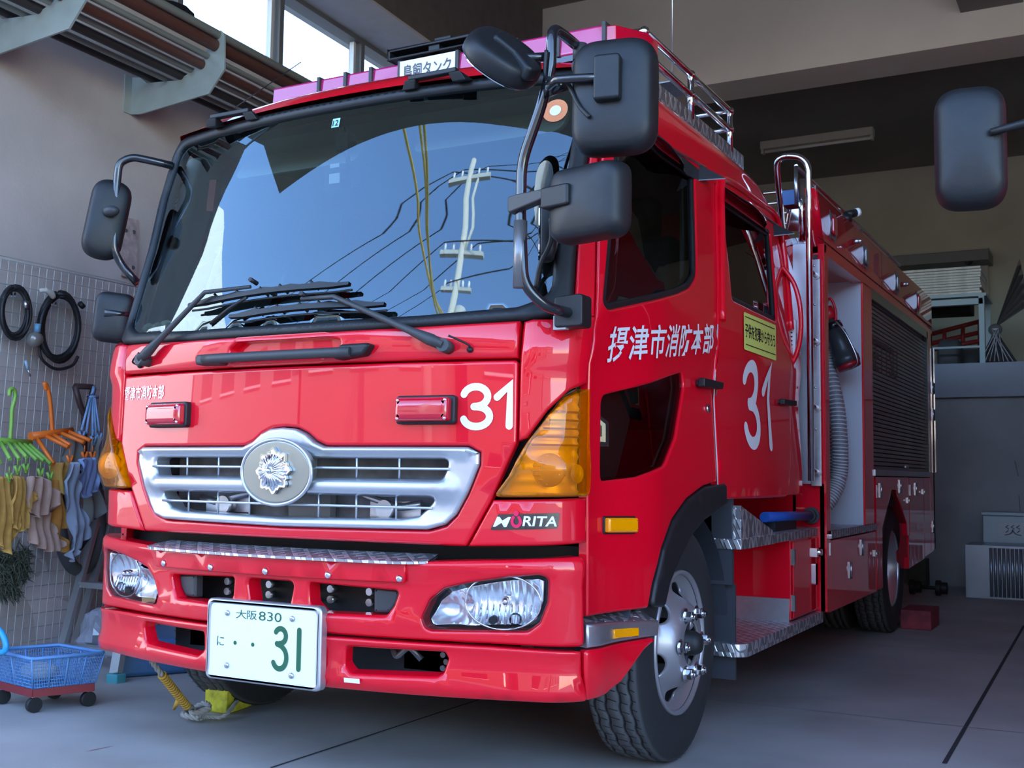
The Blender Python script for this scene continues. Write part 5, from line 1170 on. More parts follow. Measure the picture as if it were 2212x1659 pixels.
# red ladder behind
RD_ = mat('ladder_red', (.28, .02, .02), .5)
ld = thing('red_ladder', (PX(2060, 740, Y=13.3).x, 13.3, 2.03), 'red ladder lying on edge on the platform behind the steel table', 'ladder')
p = [PX(2010, 722, Y=13.3), PX(2125, 692, Y=13.3), PX(2010, 742, Y=13.3), PX(2125, 716, Y=13.3), PX(2010, 756, Y=13.2), PX(2125, 735, Y=13.2)]
for i in range(3):
    g = MB(); g.tube([p[2 * i], p[2 * i + 1]], .025, 8); g.build('rail', RD_, ld)
for px_ in (2040, 2080, 2118):
    g = MB(); g.tube([PX(px_, 712 - (px_ - 2040) * .26, Y=13.3), PX(px_, 748 - (px_ - 2040) * .22, Y=13.25)], .022, 8); g.build('rung', RD_, ld)
q_ = PX(2122, 700, Y=13.3); g = MB(); g.tube([q_, Vector((q_.x, 13.3, 2.03))], .05, 8); g.build('end_bracket', RD_, ld)
for k, (px_, r, lab) in enumerate(((2052, .20, 'black rubber wheel standing on the platform, left of the other'), (2086, .17, 'black rubber wheel standing on the platform beside the table leg'))):
    a = PX(px_, 785, Y=12.45)
    g = MB(); g.lathe([(-.10, .07), (-.11, r - .04), (-.08, r), (.08, r), (.11, r - .04), (.10, .07), (-.10, .07)], (a.x, 12.5 + .45 * k, 2.03 + r), 'X', 36); tag(g.build('spare_wheel', RUB), lab, 'wheel', 'spare wheels on the platform')
# plastic-wrapped folded fan shape
PLS = glass_mat('plastic_film', (.55, .55, .58), 1.6, .12)
wr = thing('wrapped_tarp', (PX(2150, 785, Y=12.6).x, 12.6, 2.03), 'tall plastic-wrapped bundle tied in the middle on the rear platform', 'bundle')
g = MB(); top = PX(2205, 560, Y=12.8); mid = PX(2150, 712, Y=12.6)
vs = []; 
tops = [PX(2207, 560, Y=12.75), PX(2212, 575, Y=12.9), PX(2215, 640, Y=13.0)]
bots = [PX(2115, 786, Y=12.4), PX(2135, 786, Y=12.55), PX(2155, 786, Y=12.4), PX(2175, 784, Y=12.6), PX(2200, 784, Y=12.5)]
def fan(A, B, m_, nm, rows=6):
    g = MB(); n = 11; vs = []
    for r in range(rows + 1):
        t_ = r / rows
        for i in range(n):
            s_ = i / (n - 1); q = A.lerp(B, s_); vs.append(m_.lerp(q, t_) + Vector((0, .05 * t_ * (1 if i % 2 else -1), 0)))
    g.add(vs, [(r * n + i, r * n + i + 1, (r + 1) * n + i + 1, (r + 1) * n + i) for r in range(rows) for i in range(n - 1)]); return g
fan(PX(2112, 787, Y=12.4), PX(2200, 784, Y=12.6), mid, 0).build('lower_fan', mat('wrapped_grey', (.16, .15, .155), .25, coat=.6), wr, fix=False)
fan(PX(2203, 560, Y=12.8), PX(2225, 660, Y=13.1), mid + Vector((0, 0, .02)), 0).build('upper_fold', MT['wrapped_grey'], wr, fix=False)
g = MB()
for k in range(8): g.tube([mid + Vector((random.uniform(-.04, .04), -.04, random.uniform(-.05, .02))), PX(2118 + k * 10, 780, Y=12.42)], .004, 5)
g.build('film_crease', mat('crease_white', (.6, .6, .62), .15), wr)
g = MB(); g.sphere(mid, .07, 12, 8, (1, .8, .9)); g.build('knot', MT['wrapped_grey'], wr)

# ================================================================ things at the foot of the rear partition
a = PX(2086, 1291, Y=10.5); b_ = PX(2212, 1299, Y=10.5)
a = PX(2086, 1291, Z=0); xt = a.x; yt = a.y
zt = PX(2086, 1176, Y=yt).z
hp_ = thing('ribbed_box', (xt + .6, yt + .1, 0), 'low silver box with a ribbed metal front beside the rear partition', 'box')
g = MB(); g.b2((xt, yt, 0), (xt + 1.3, yt + .5, zt)); g.build('case', mat('box_silver', (.26, .29, .33), .34, .7, noise=.05), hp_, bevel=.004)
g = MB(); 
for k in range(14): g.cyl((xt + .20 + k * .032, yt, .02), (xt + .20 + k * .032, yt, zt - .02), .014, 10)
g.build('ribs', MT['box_silver'], hp_)
x2 = PX(2130, 1120, Y=10.9).x; z2 = PX(2130, 1176, Y=10.9).z; z3 = PX(2130, 1104, Y=10.9).z
bx = thing('emergency_box', (x2 + .5, 10.9, zt), 'pale blue-grey locker with a lettered white label, standing behind the ribbed box', 'locker')
g = MB(); g.b2((x2, 10.62, 0), (x2 + 1.1, 11.02, z3 - .03)); g.build('case', mat('locker_blue_grey', (.33, .40, .42), .4, .2), bx, bevel=.006)
g = MB(); g.b2((x2 - .01, 10.60, z3 - .03), (x2 + 1.1, 11.04, z3)); g.build('lid', MT['locker_blue_grey'], bx, bevel=.004)
za = PX(2155, 1160, Y=10.62).z; zb = PX(2155, 1128, Y=10.62).z; xa = PX(2153, 1140, Y=10.62).x
g = MB(); g.b2((xa, 10.612, za), (xa + .9, 10.62, zb)); lb_ = g.build('label_plate', mat('label_white', (.55, .58, .56), .4), bx)
part_t = decal(text_fit('災害時', xa + .06, xa + .50, za + .015, zb - .02), fplane(10.611), .001).build('label_lettering', mat('ink_grey', (.10, .11, .12), .6), bx, fix=False)
part_t.parent = lb_; part_t.matrix_parent_inverse = Matrix.Identity(4)
g = MB(); g.b2((xa + .22, 10.605, zb + .02), (xa + .6, 10.62, zb + .06)); g.build('white_tag', WHT, bx)
a = PX(1990, 1280, Z=0); b_ = PX(2046, 1283, Z=0)
db = thing('dumbbell', ((a.x + b_.x) / 2, a.y, 0), 'black dumbbell on the floor at the foot of the rear partition', 'dumbbell')
yy = a.y - .2; zc = .065
g = MB(); g.cyl((a.x, yy, zc), (b_.x, yy, zc), .016, 12); g.build('bar', DRK, db)
for x in (a.x, b_.x):
    g = MB(); g.cyl((x - .06, yy, zc), (x - .02, yy, zc), .065, 24); g.cyl((x - .02, yy, zc), (x + .03, yy, zc), .05, 24); g.build('weight', BLK, db, bevel=.005)
a = PX(1945, 1358, Z=0); b_ = PX(2016, 1360, Z=0); zt = PX(2016, 1318, Y=b_.y).z
g = MB(); g.b2((a.x, a.y, 0), (b_.x, a.y + .35, zt)); tag(g.build('red_block', mat('worn_red', (.20, .02, .03), .7, noise=.4, nscale=14), bevel=.006), 'worn dull red block on the floor behind the rear wheel', 'block')
a = PX(1965, 1247, Y=10.9); b_ = PX(2004, 1207, Y=10.9)
g = MB(); g.b2((a.x, 10.8, 0), (b_.x, 11.0, b_.z)); tag(g.build('olive_box', mat('olive_grey', (.055, .06, .04), .8), bevel=.01), 'dark olive box against the rear partition past the wheel', 'box')

# ================================================================ left wall: brackets and long poles
BRK = mat('bracket_green_grey', (.33, .37, .34), .6, noise=.12, nscale=6)
YB = 4.72
bpx = [(282, 168), (282, 248), (304, 247), (452, 203), (486, 150), (486, 76), (478, 66), (458, 76), (444, 124), (420, 152), (386, 174), (318, 180), (304, 168)]
bpts = [PX(x, y, Y=YB) for x, y in bpx]; bx0 = WX(YB)
dx_fix = bx0 - bpts[0].x
def bracket(yc, label):
    sh = WX(yc) - WX(YB)
    t = thing('pole_bracket', (WX(yc), yc, 3.1), label, 'bracket', 'pole brackets on the left wall')
    pl = [(p.x + dx_fix * (1 if i < 2 else 0) + sh, p.z) for i, p in enumerate(bpts)]
    g = MB(); g.prism(pl, yc - .006, yc + .006, lambda u, v, q: Vector((u, q, v))); g.build('arm_plate', BRK, t)
    g = MB(); g.b2((WX(yc), yc - .06, bpts[1].z), (WX(yc) + .012, yc + .06, bpts[0].z)); g.build('wall_plate', BRK, t)
    for z in (.04, .18):
        g = MB(); g.cyl((WX(yc) + .012, yc + .03, bpts[1].z + z), (WX(yc) + .024, yc + .03, bpts[1].z + z), .012, 6); g.build('bolt', STL, t)
bracket(4.72, 'pale green steel wall bracket carrying poles, with its wall plate in view')
tip = PX(452, 203, Y=YB)
def projx(p):
    q = p - CAM; c_ = [sum(RW[i][j] * q[j] for j in range(3)) for i in range(3)]; return 1106 + FPX * c_[0] / c_[2], 829.5 + FPX * c_[1] / c_[2]
yb2 = min((abs(projx(Vector((tip.x + WX(y) - WX(YB), y, tip.z)))[0] - 150), y) for y in [3.0 + .01 * k for k in range(160)])[1]
bracket(yb2, 'pale green steel wall bracket carrying poles, cut by the top left corner')
bracket(2 * YB - yb2, 'pale green steel wall bracket hidden mostly behind the cab roof')
PG = mat('pole_grey', (.24, .26, .23), .5); PB = mat('pole_brown', (.12, .045, .032), .5); PD = mat('pole_dark', (.035, .03, .03), .6)
for (px_, py_), r, m_, lab in (((472, 76), .030, PG, 'grey-green pipe, topmost of the bundle on the wall brackets'), ((466, 99), .040, PB, 'thick brown pole just under the topmost pipe on the brackets'), ((450, 122), .020, PG, 'thin grey tube, upper of the two between brown poles'),
        ((437, 140), .034, PB, 'thick brown pole, lower of the two on the wall brackets'), ((414, 152), .020, PG, 'thin grey tube under the lower brown pole'), ((392, 164), .030, PD, 'dark pole lying low in the wall brackets'), ((360, 172), .018, PG, 'thin grey tube lying nearest the wall on the brackets'), ((330, 172), .022, PD, 'dark thin pole against the wall on the brackets')):
    c = PX(px_, py_, Y=YB); r *= .88; off = WN.dot(c - Vector((WX(4), 4, c.z)))
    g = MB(); g.tube([wl(2.6, c.z, off), wl(3.0, c.z, off), wl(9.4, c.z, off)], r, 12); tag(g.build('long_pole', m_), lab, 'pole', 'long poles on the wall brackets')
g = MB(); random.seed(5)
cc = PX(385, 35, Y=4.35) 
for k in range(4):
    pts = [PWl(378 + (24 + 5 * k) * math.cos(q) + random.uniform(-2, 2), 27 + (11 + 3 * k) * math.sin(q) + 12 * math.cos(q), .66) for q in [2 * PI * i / 18 for i in range(18)]]
    g.tube(pts, .012, 6, closed=True)
g.tube(smooth_path([PWl(405, 45, .62), PWl(430, 62, .62), PWl(458, 76, .62)]), .008, 6)
tag(g.build('cable_loop', BLK), 'black rope loops thrown over the topmost pipe by the windows', 'rope')
# board fixed to the wall
pl = [(265, 468), (298, 475), (296, 600), (262, 596)]
g = MB(); g.add([PWl(x, y, o) for o in (.0, .03) for x, y in pl], [(4, 5, 6, 7), (0, 4, 7, 3), (1, 2, 6, 5), (0, 1, 5, 4), (3, 7, 6, 2)])
bo = thing('wall_board', PWl(280, 598, .015), 'small pink-stained board with two holes screwed to the left wall', 'board')
g.build('plank', mat('pinkish_board', (.42, .32, .31), .85, noise=.3, nscale=20), bo)
for x, y in ((272, 498), (289, 501), (287, 578)):
    g = MB(); g.cyl(PWl(x, y, .03), PWl(x, y, .034), .012, 10); g.build('hole', DRK, bo)

# ================================================================ wire mesh panel
mesh_z = 2.05
MS = mat('mesh_wire', (.50, .49, .46), .5, .3)
mp = thing('wire_mesh_panel', wl(4.2, .04, .06), 'tall galvanised wire grid panel standing against the left wall', 'mesh panel')
g = MB(); tp = PWl(0, 568, .06); 
for k in range(46):
    s = 3.2 + k * .05; g.tube([wl(s - .0, mesh_z, .06), wl(s - .13, .04, .08)], .0024, 4, caps=False)
for k in range(29):
    z = .06 + k * .0715; sh = -.13 * (mesh_z - z) / 2.0; g.tube([wl(3.2 + sh, z, .066), wl(5.45 + sh, z, .066)], .0024, 4, caps=False)
g.build('grid', MS, mp)
g = MB(); g.tube([wl(3.2, mesh_z, .06), wl(5.45, mesh_z, .06)], .005, 6); g.build('top_wire', MS, mp)
# paint patches on the wall behind
for pl in ([(30, 1150), (60, 1140), (100, 1180), (120, 1240), (115, 1290), (150, 1300), (130, 1395), (80, 1390), (70, 1320), (55, 1290), (60, 1250), (85, 1245), (95, 1220)], [(55, 1160), (130, 1165), (150, 1230), (150, 1290), (120, 1295), (100, 1220)]):
    p = rnd(pl, 8); g = MB(); g.add([PWl(x, y, .004) for x, y in p], [tuple(range(len(p)))]); tag(g.build('trim_10', STN, fix=False), kind='structure')

def coil(cx, cy, rx, ry, n, r, off, m, name, label, tilt=0, seed=1):
    rd = random.Random(seed); t = thing(name, PWl(cx, cy + ry, off), label, 'cable')
    g = MB(); pts = []
    for k in range(n):
        a_, b_ = rx * (1 - .09 * rd.random() * 2), ry * (1 - .05 * rd.random() * 2); ox, oy = rd.uniform(-3, 3), rd.uniform(-4, 4); o = off + rd.uniform(-.03, .03)
        for i in range(26):
            q = 2 * PI * i / 26 - PI / 2; pts.append(PWl(cx + ox + a_ * math.cos(q) + tilt * (b_ * math.sin(q)), cy + oy + b_ * math.sin(q), o + .01 * math.sin(q * 2 + k)))
    g.tube(pts, r, 6); g.build('cable', m, t); return t
CB = mat('cable_black', (.012, .012, .014), .55)
c1 = coil(33, 674, 33, 56, 9, .0095, .10, CB, 'cable_coil', 'smaller black cable coil hung on the wire grid at the left edge', seed=2)
c2 = coil(128, 706, 44, 74, 12, .0105, .12, CB, 'cable_coil', 'larger black cable coil tied at the top, on the wire grid', tilt=-.03, seed=4)
g = MB(); g.tube(smooth_path([PWl(85, 745, .14), PWl(90, 775, .14), PWl(120, 797, .14), PWl(155, 790, .14), PWl(168, 770, .14)]), .009, 6); g.build('loose_loop', CB, c2)
g = MB(); g.tube(smooth_path([PWl(86, 628, .16), PWl(100, 628, .18), PWl(115, 642, .17), PWl(112, 632, .18), PWl(98, 626, .18)]), .012, 6); g.build('string_tie', mat('string_white', (.5, .48, .42), .8), c2)
g = MB(); g.cyl(PWl(172, 655, .15), PWl(180, 663, .15), .016, 10); g.build('connector', BLK, c2)
g = MB(); g.cyl(PWl(56, 650, .15), PWl(56, 666, .15), .014, 12); g.build('plug', STL, c1)
wlmp = thing('work_lamp', PWl(75, 745, .16), 'small clear inspection lamp hanging by the larger cable coil', 'lamp')
g = MB(); g.cyl(PWl(82, 700, .16), PWl(80, 718, .16), .017, 12); g.build('socket', mat('socket_blue', (.12, .28, .42), .5), wlmp)
g = MB(); g.sphere(PWl(75, 733, .16), .042, 16, 10, (1, 1, 1)); g.build('bulb', mat('bulb_smoke', (.16, .15, .13), .1, coat=1.), wlmp)
g = MB()
for x, y in ((25, 634), (32, 634), (112, 652), (120, 654)): g.tube([PWl(x, y - 5, .07), PWl(x, y + 6, .12)], .005, 6)
tag(g.build('mesh_hook', STL), 'small steel hooks holding the cable coils on the wire grid', 'hook')
sd = thing('screwdriver', PWl(66, 815, .08), 'pale blue screwdriver hooked on the wire grid below the coils', 'tool')
g = MB(); g.tube([PWl(55, 779, .08), PWl(60, 798, .08)], .008, 8); g.build('handle', mat('pale_blue_plastic', (.35, .52, .66), .4), sd)
g = MB(); g.tube([PWl(60, 798, .08), PWl(66, 813, .08)], .004, 6); g.build('shaft', STL, sd)

# ================================================================ hangers with drying gloves and cloths
def wtube(g, pts, off, r, n=8, m=5): g.tube(smooth_path([PWl(x, y, off + (o if o else 0)) for x, y, *rest in pts for o in [rest[0] if rest else 0]], m), r, n)
def clip(p, m, parent, o):
    g = MB(); x, y = p
    g.tube([PWl(x, y - 22, o), PWl(x, y - 8, o)], .003, 5); g.tube([PWl(x - 6, y - 8, o), PWl(x + 1, y + 12, o)], .0075, 6); g.tube([PWl(x + 6, y - 8, o), PWl(x - 1, y + 12, o)], .0075, 6); g.build('clip', m, parent)
GN = mat('hanger_green', (.25, .50, .08), .4); OR_ = mat('hanger_orange', (.85, .18, .02), .4); BL_ = mat('hanger_blue', (.25, .42, .66), .4)
hg = thing('clip_hanger', PWl(40, 1040, .25), 'lime green clip hanger holding leather gloves at the left edge', 'hanger', 'clip hangers on the wire grid')
g = MB(); wtube(g, [(20, 855), (21, 843), (28, 840), (33, 850), (31, 866), (26, 885), (25, 910), (22, 950)], .22, .010); g.build('hook', GN, hg)
g = MB(); g.tube([PWl(-40, 950, .22), PWl(66, 957, .22)], .018, 10); g.build('bar', GN, hg)
ga = [(-20, 952, 0, 1000), (0, 952, 22, 992), (15, 953, 42, 992), (28, 955, 58, 988), (38, 955, 80, 994), (48, 956, 95, 996), (60, 957, 110, 1002)]
for x, y, x2, y2 in ga:
    g = MB(); g.tube([PWl(x, y, .22), PWl(x2, y2, .36)], .010, 8); g.build('arm', GN, hg)
for x, y in ((20, 1030), (38, 1014), (56, 1010), (88, 1020), (108, 1028)): clip((x, y), GN, hg, .36)
ho_ = thing('clip_hanger', PWl(130, 1000, .3), 'bright orange clip hanger beside the green one on the grid', 'hanger', 'clip hangers on the wire grid')
g = MB(); wtube(g, [(100, 842), (96, 828), (102, 836), (108, 865), (111, 900), (113, 932)], .22, .011); g.build('hook', OR_, ho_)
g = MB(); g.tube([PWl(66, 943, .22), PWl(112, 936, .22), PWl(156, 929, .22)], [.022, .019, .016], 10); g.build('bar', OR_, ho_)
for x, y, x2, y2 in ((78, 944, 116, 1002), (95, 940, 148, 966), (112, 937, 152, 962), (128, 934, 182, 956), (145, 931, 196, 952)):
    g = MB(); g.tube([PWl(x, y, .22), PWl(x2, y2, .36)], .011, 8); g.build('arm', OR_, ho_)
for x, y in ((151, 992), (183, 984), (200, 984)): clip((x, y), OR_, ho_, .36)
hb = thing('clip_hanger', PWl(200, 950, .2), 'pale blue clip hanger folded down near the truck', 'hanger', 'clip hangers on the wire grid')
g = MB(); g.tube([PWl(203, 836, .16), PWl(200, 850, .18), PWl(190, 856, .18), PWl(212, 858, .18)], .010, 8); g.build('hook', BL_, hb)
for x2, y2 in ((176, 930), (186, 936), (200, 942), (207, 940), (215, 932)):
    g = MB(); g.tube([PWl(200 + (x2 - 198) * .2, 856, .18), PWl(x2, y2, .22)], .007, 8); g.build('arm', BL_, hb)
for x, y in ((177, 940), (202, 950), (214, 944)): clip((x, y), BL_, hb, .22)
shv = thing('shovel', PWl(180, 980, .1), 'shovel with a dark brown D-handle hung behind the blue hanger', 'shovel')
g = MB(); g.tube(bend_path([PWl(162, 834, .1), PWl(203, 836, .1), PWl(184, 900, .1), PWl(172, 872, .1), PWl(162, 834, .1)], .02), .016, 8); g.build('d_handle', mat('handle_brown', (.06, .03, .028), .5), shv)
g = MB(); g.tube([PWl(182, 898, .1), PWl(182, 1010, .08)], .017, 10); g.build('shaft', MT['handle_brown'], shv)
def cloth(poly, off, m, name, label, cat, group=None, folds=7, amp=.025, r=4, seed=0, thick=.006):
    pts = [PWl(x, y, off) for x, y in poly]
    uv = [((p - wl(4, 0, off)).dot(WD), p.z) for p in pts]
    cu = sum(a for a, _ in uv) / len(uv); wdt = max(a for a, _ in uv) - min(a for a, _ in uv)
    rd = random.Random(seed); ph = rd.random() * 6
    def f(u, v, d): return wl(4 + u, v, off + d + amp * math.sin((u - cu) / wdt * folds * PI + ph + 1.5 * math.sin(v * 9)) + .5 * amp * math.sin(v * 23 + ph * 2 + u * 14))
    uv = rnd(uv, .012)
    o = patch(uv, f, thick=thick, bev=.002, step=.012).build(name, m, None, fix=False); merge(o)
    return tag(o, label, cat, group)
MUS = mat('leather_mustard', (.50, .27, .06), .85, noise=.12, nscale=30); TAN = mat('leather_pink_tan', (.42, .27, .21), .85, noise=.1, nscale=30)
CGR = mat('cloth_grey_blue', (.27, .31, .39), .9); CBL = mat('cloth_blue', (.24, .33, .56), .9); CGG = mat('cloth_grey_green', (.23, .25, .235), .9); ORG2 = mat('leather_orange', (.50, .22, .04), .85, noise=.1, nscale=30)
GL = 'leather gloves drying on the hangers'
cloth([(-12, 1028), (22, 1030), (42, 1040), (40, 1100), (30, 1190), (22, 1200), (-12, 1165)], .36, MUS, 'leather_glove', 'mustard leather glove, largest, cut by the left edge', 'glove', GL, seed=1)
cloth([(28, 1027), (55, 1030), (75, 1072), (58, 1105), (62, 1140), (42, 1152), (25, 1130), (22, 1090)], .39, MUS, 'leather_glove', 'mustard leather glove with folded cuff under the green clips', 'glove', GL, 9, seed=2)
cloth([(58, 1028), (95, 1030), (132, 1075), (105, 1110), (85, 1120), (62, 1108), (58, 1075)], .40, TAN, 'leather_glove', 'pinkish tan leather glove under the green clips, upper', 'glove', GL, 8, seed=3)
cloth([(62, 1100), (105, 1095), (125, 1150), (142, 1175), (130, 1190), (98, 1192), (60, 1170)], .37, TAN, 'leather_glove', 'pinkish tan leather glove hanging lowest of the gloves', 'glove', GL, 10, seed=4)
cloth([(118, 1000), (150, 998), (175, 1018), (165, 1032), (150, 1030), (140, 1080), (118, 1060)], .33, MUS, 'leather_glove', 'stiff mustard leather glove below the orange hanger', 'glove', GL, 4, seed=5)
cloth([(105, 1035), (138, 1038), (150, 1085), (148, 1140), (130, 1145), (158, 1185), (140, 1195), (110, 1120)], .34, ORG2, 'leather_glove', 'orange-brown leather glove between the tan gloves and grey cloth', 'glove', GL, 6, seed=6)
cloth([(148, 998), (160, 998), (172, 1060), (190, 1150), (160, 1218), (150, 1200), (158, 1180), (142, 1080), (140, 1040)], .39, CGR, 'hanging_cloth', 'long grey-blue cloth hanging from the orange clips', 'cloth', None, 8, .03, seed=7)
cloth([(170, 990), (203, 988), (207, 1060), (192, 1076), (176, 1076)], .38, CBL, 'hanging_cloth', 'short blue cloth clipped to the orange hanger', 'cloth', None, 9, .025, seed=8)
cloth([(142, 948), (170, 945), (178, 1000), (150, 1012), (138, 985)], .20, CGG, 'hanging_cloth', 'grey-green cloth behind the orange clips', 'cloth', None, 4, .02, seed=9)
cloth([(195, 945), (220, 945), (224, 990), (230, 1050), (218, 1062), (210, 1005), (196, 1000)], .22, CGG, 'hanging_cloth', 'grey-green cloth under the blue hanger', 'cloth', None, 5, .025, seed=10)
cloth([(178, 1060), (212, 1050), (222, 1100), (212, 1118), (186, 1130), (180, 1100)], .28, CGG, 'hanging_cloth', 'grey-green rolled cloth below the short blue cloth', 'cloth', None, 3, .03, seed=11)
# black hoop, brush
g = MB(); g.tube([PWl(172 + 43 * math.cos(q), 1120 + 112 * math.sin(q), .16) for q in [2 * PI * i / 40 for i in range(40)]], .034, 10, closed=True, flat=1.2); tag(g.build('rubber_ring', RUB), 'black rubber ring hanging behind the grey-blue cloth', 'ring')
random.seed(11); g = MB()
for k in range(700):
    x = random.uniform(-20, 62); y = random.uniform(1185, 1285) + (x - 20) * -.1; r_x = .03 + random.random() * .05
    if x > 40 and y > 1250: continue
    p = PWl(x, y, .16 + random.random() * .12); d = Vector((random.gauss(0, 1), random.gauss(0, 1), random.gauss(-1, 1))).normalized() * r_x; g.tube([p, p + d * .5, p + d], [.004, .003, .001], 3, caps=False)
tag(g.build('cleaning_brush', mat('brush_green_grey', (.075, .085, .055), .95, noise=.4, nscale=20)), 'dark olive bristly brush head hanging below the gloves', 'brush')

# ================================================================ step ladder, basket, bag, chock
LA = mat('ladder_aluminium', (.50, .52, .52), .4, .7); FT = mat('foot_teal', (.05, .26, .30), .5)
lad = thing('step_ladder', PX(255, 1470, Z=0), 'aluminium step ladder with teal feet leaning by the left wall', 'ladder')
foot = PX(254, 1474, Z=0); y0_ = foot.y
p_top = PX(236, 1120, Y=y0_ + .5); p_l = PX(138, 1390, Y=y0_ + .75); p_r = PX(245, 1478, Y=y0_)
def rail(a, b_, w=.05, d=.022, name='rail'):
    g = MB(); t_ = (b_ - a).normalized(); x = t_.cross(Vector((0, 1, 0))).normalized(); y = t_.cross(x)
    vs = [q + x * sx * w / 2 + y * sy * d / 2 for q in (a, b_) for sx, sy in ((-1, -1), (1, -1), (1, 1), (-1, 1))]
    g.add(vs, [(0, 1, 2, 3), (4, 7, 6, 5), (0, 4, 5, 1), (1, 5, 6, 2), (2, 6, 7, 3), (3, 7, 4, 0)]); return g.build(name, LA, lad)
t1 = PX(212, 1110, Y=4.45); t2 = PX(240, 1112, Y=4.3)
f1 = PX(134, 1396, Y=4.15); f2 = PX(262, 1410, Y=4.0); 
rail(t1, f1); rail(PX(236, 1130, Y=4.5), PX(162, 1390, Y=4.3), .045)
rail(PX(262, 1385, Y=y0_ + .05), PX(250, 1455, Y=y0_ + .0), .055, .03)
rail(f1, PX(262, 1408, Y=y0_ + .08), .03, .05, 'rung'); rail(PX(178, 1262, Y=4.3), PX(250, 1268, Y=4.25), .03, .05, 'rung')
g = MB(); g.box(PX(251, 1466, Y=y0_) , (.07, .06, .05)); g.build('foot', FT, lad, bevel=.008); g = MB(); g.box(t1 + Vector((0, 0, 0)), (.05, .05, .08)); g.build('top_cap', FT, lad, bevel=.008)
# basket on a red dolly
BB = mat('basket_blue', (.10, .24, .48), .45)
bk = thing('plastic_basket', PX(100, 1470, Z=.12), 'blue slatted plastic basket sitting on a red wheeled dolly', 'basket')
ZR, ZBt = .215, .095
KA, KB, KC, KD = PX(69, 1425, Z=ZR), PX(226, 1411, Z=ZR), PX(128, 1394, Z=ZR), PX(-20, 1405, Z=ZR)
def bkp(u, v, z):
    k = 1 - .14 * (1 - (z - ZBt) / (ZR - ZBt)) if z < ZR else 1.
    u = .5 + (u - .5) * k; v = .5 + (v - .5) * k
    q = KA.lerp(KB, u).lerp(KD.lerp(KC, u), v); return Vector((q.x, q.y, z))
e2 = (KD - KA); e2.z = 0; e2.normalize()
g = MB()
for j in range(9):
    z = ZBt + .005 + j * (ZR - ZBt) / 9; c4 = [bkp(0, 0, z), bkp(1, 0, z), bkp(1, 1, z), bkp(0, 1, z)]; g.tube(c4, .0018, 4, closed=True)
for k in range(40):
    u = k / 39
    for v in (0, 1): g.tube([bkp(u, v, ZBt), bkp(u, v, ZR)], .0016, 4, caps=False)
for k in range(30):
    v = k / 29
    for u in (0, 1): g.tube([bkp(u, v, ZBt), bkp(u, v, ZR)], .0016, 4, caps=False)
g.build('lattice', BB, bk)
g = MB()
for u, v in ((0, 0), (1, 0), (1, 1), (0, 1), (.25, 0), (.5, 0), (.75, 0), (.25, 1), (.5, 1), (.75, 1), (0, .5), (1, .5)): g.tube([bkp(u, v, ZBt), bkp(u, v, ZR)], .0035, 6)
g.build('rib', BB, bk)
g = MB(); g.add([bkp(0, 0, ZBt), bkp(1, 0, ZBt), bkp(1, 1, ZBt), bkp(0, 1, ZBt)], [(0, 1, 2, 3)]); g.build('bottom', BB, bk)
g = MB(); c4 = [bkp(0, 0, .217), bkp(1, 0, .217), bkp(1, 1, .217), bkp(0, 1, .217)]; g.tube([q for i in range(4) for q in [c4[i].lerp(c4[(i + 1) % 4], t) for t in (.03, .5, .97)]], .0075, 8, closed=True); g.build('rim', BB, bk)
dl = thing('wheeled_dolly', PX(110, 1490, Z=0), 'dark red steel dolly on small castors under the blue basket', 'dolly')
DR_ = mat('dolly_red', (.20, .015, .02), .5)
g = MB(); c4 = [bkp(-.0, -.0, .078), bkp(1.0, -.0, .078), bkp(1.0, 1.0, .078), bkp(-.0, 1.0, .078)]
for i in range(4):
    a, b_ = c4[i], c4[(i + 1) % 4]; t_ = (b_ - a).normalized(); nn = Vector((-t_.y, t_.x, 0)) * .004; h = Vector((0, 0, .016)); g.add([a - nn - h, b_ - nn - h, b_ + nn - h, a + nn - h, a - nn + h, b_ - nn + h, b_ + nn + h, a + nn + h], [(0, 1, 2, 3), (4, 7, 6, 5), (0, 4, 5, 1), (1, 5, 6, 2), (2, 6, 7, 3), (3, 7, 4, 0)])
g.build('frame', DR_, dl)
for u, v in ((.05, .05), (.95, .05), (.95, .95), (.05, .95)):
    c = bkp(u, v, .07); g = MB(); g.cyl(Vector((c.x, c.y, .030)) - e2 * .012, Vector((c.x, c.y, .030)) + e2 * .012, .030, 20); w_ = g.build('castor', DRK, dl)
    g = MB(); g.cyl(Vector((c.x, c.y, .04)), Vector((c.x, c.y, .068)), .010, 10); o = g.build('fork', STL, dl); o.parent = w_; o.matrix_parent_inverse = Matrix.Identity(4)
# rag inside the basket
g = MB(); g.sphere(bkp(.4, .5, .14), .08, 14, 8, (1.2, .8, .45)); tag(g.build('rag', mat('rag_cream', (.45, .43, .36), .9)), 'crumpled cream rag lying inside the blue basket', 'rag')
# bright blue tub handle at the very edge
g = MB(); g.tube(smooth_path([PX(-12, 1352, Y=3.05), PX(4, 1368, Y=3.05), PX(13, 1392, Y=3.05), PX(8, 1408, Y=3.05), PX(-12, 1408, Y=3.05)]), .012, 10); tag(g.build('tub_rim', mat('tub_blue', (.03, .32, .62), .35)), 'bright blue curved plastic handle at the left edge', 'handle')
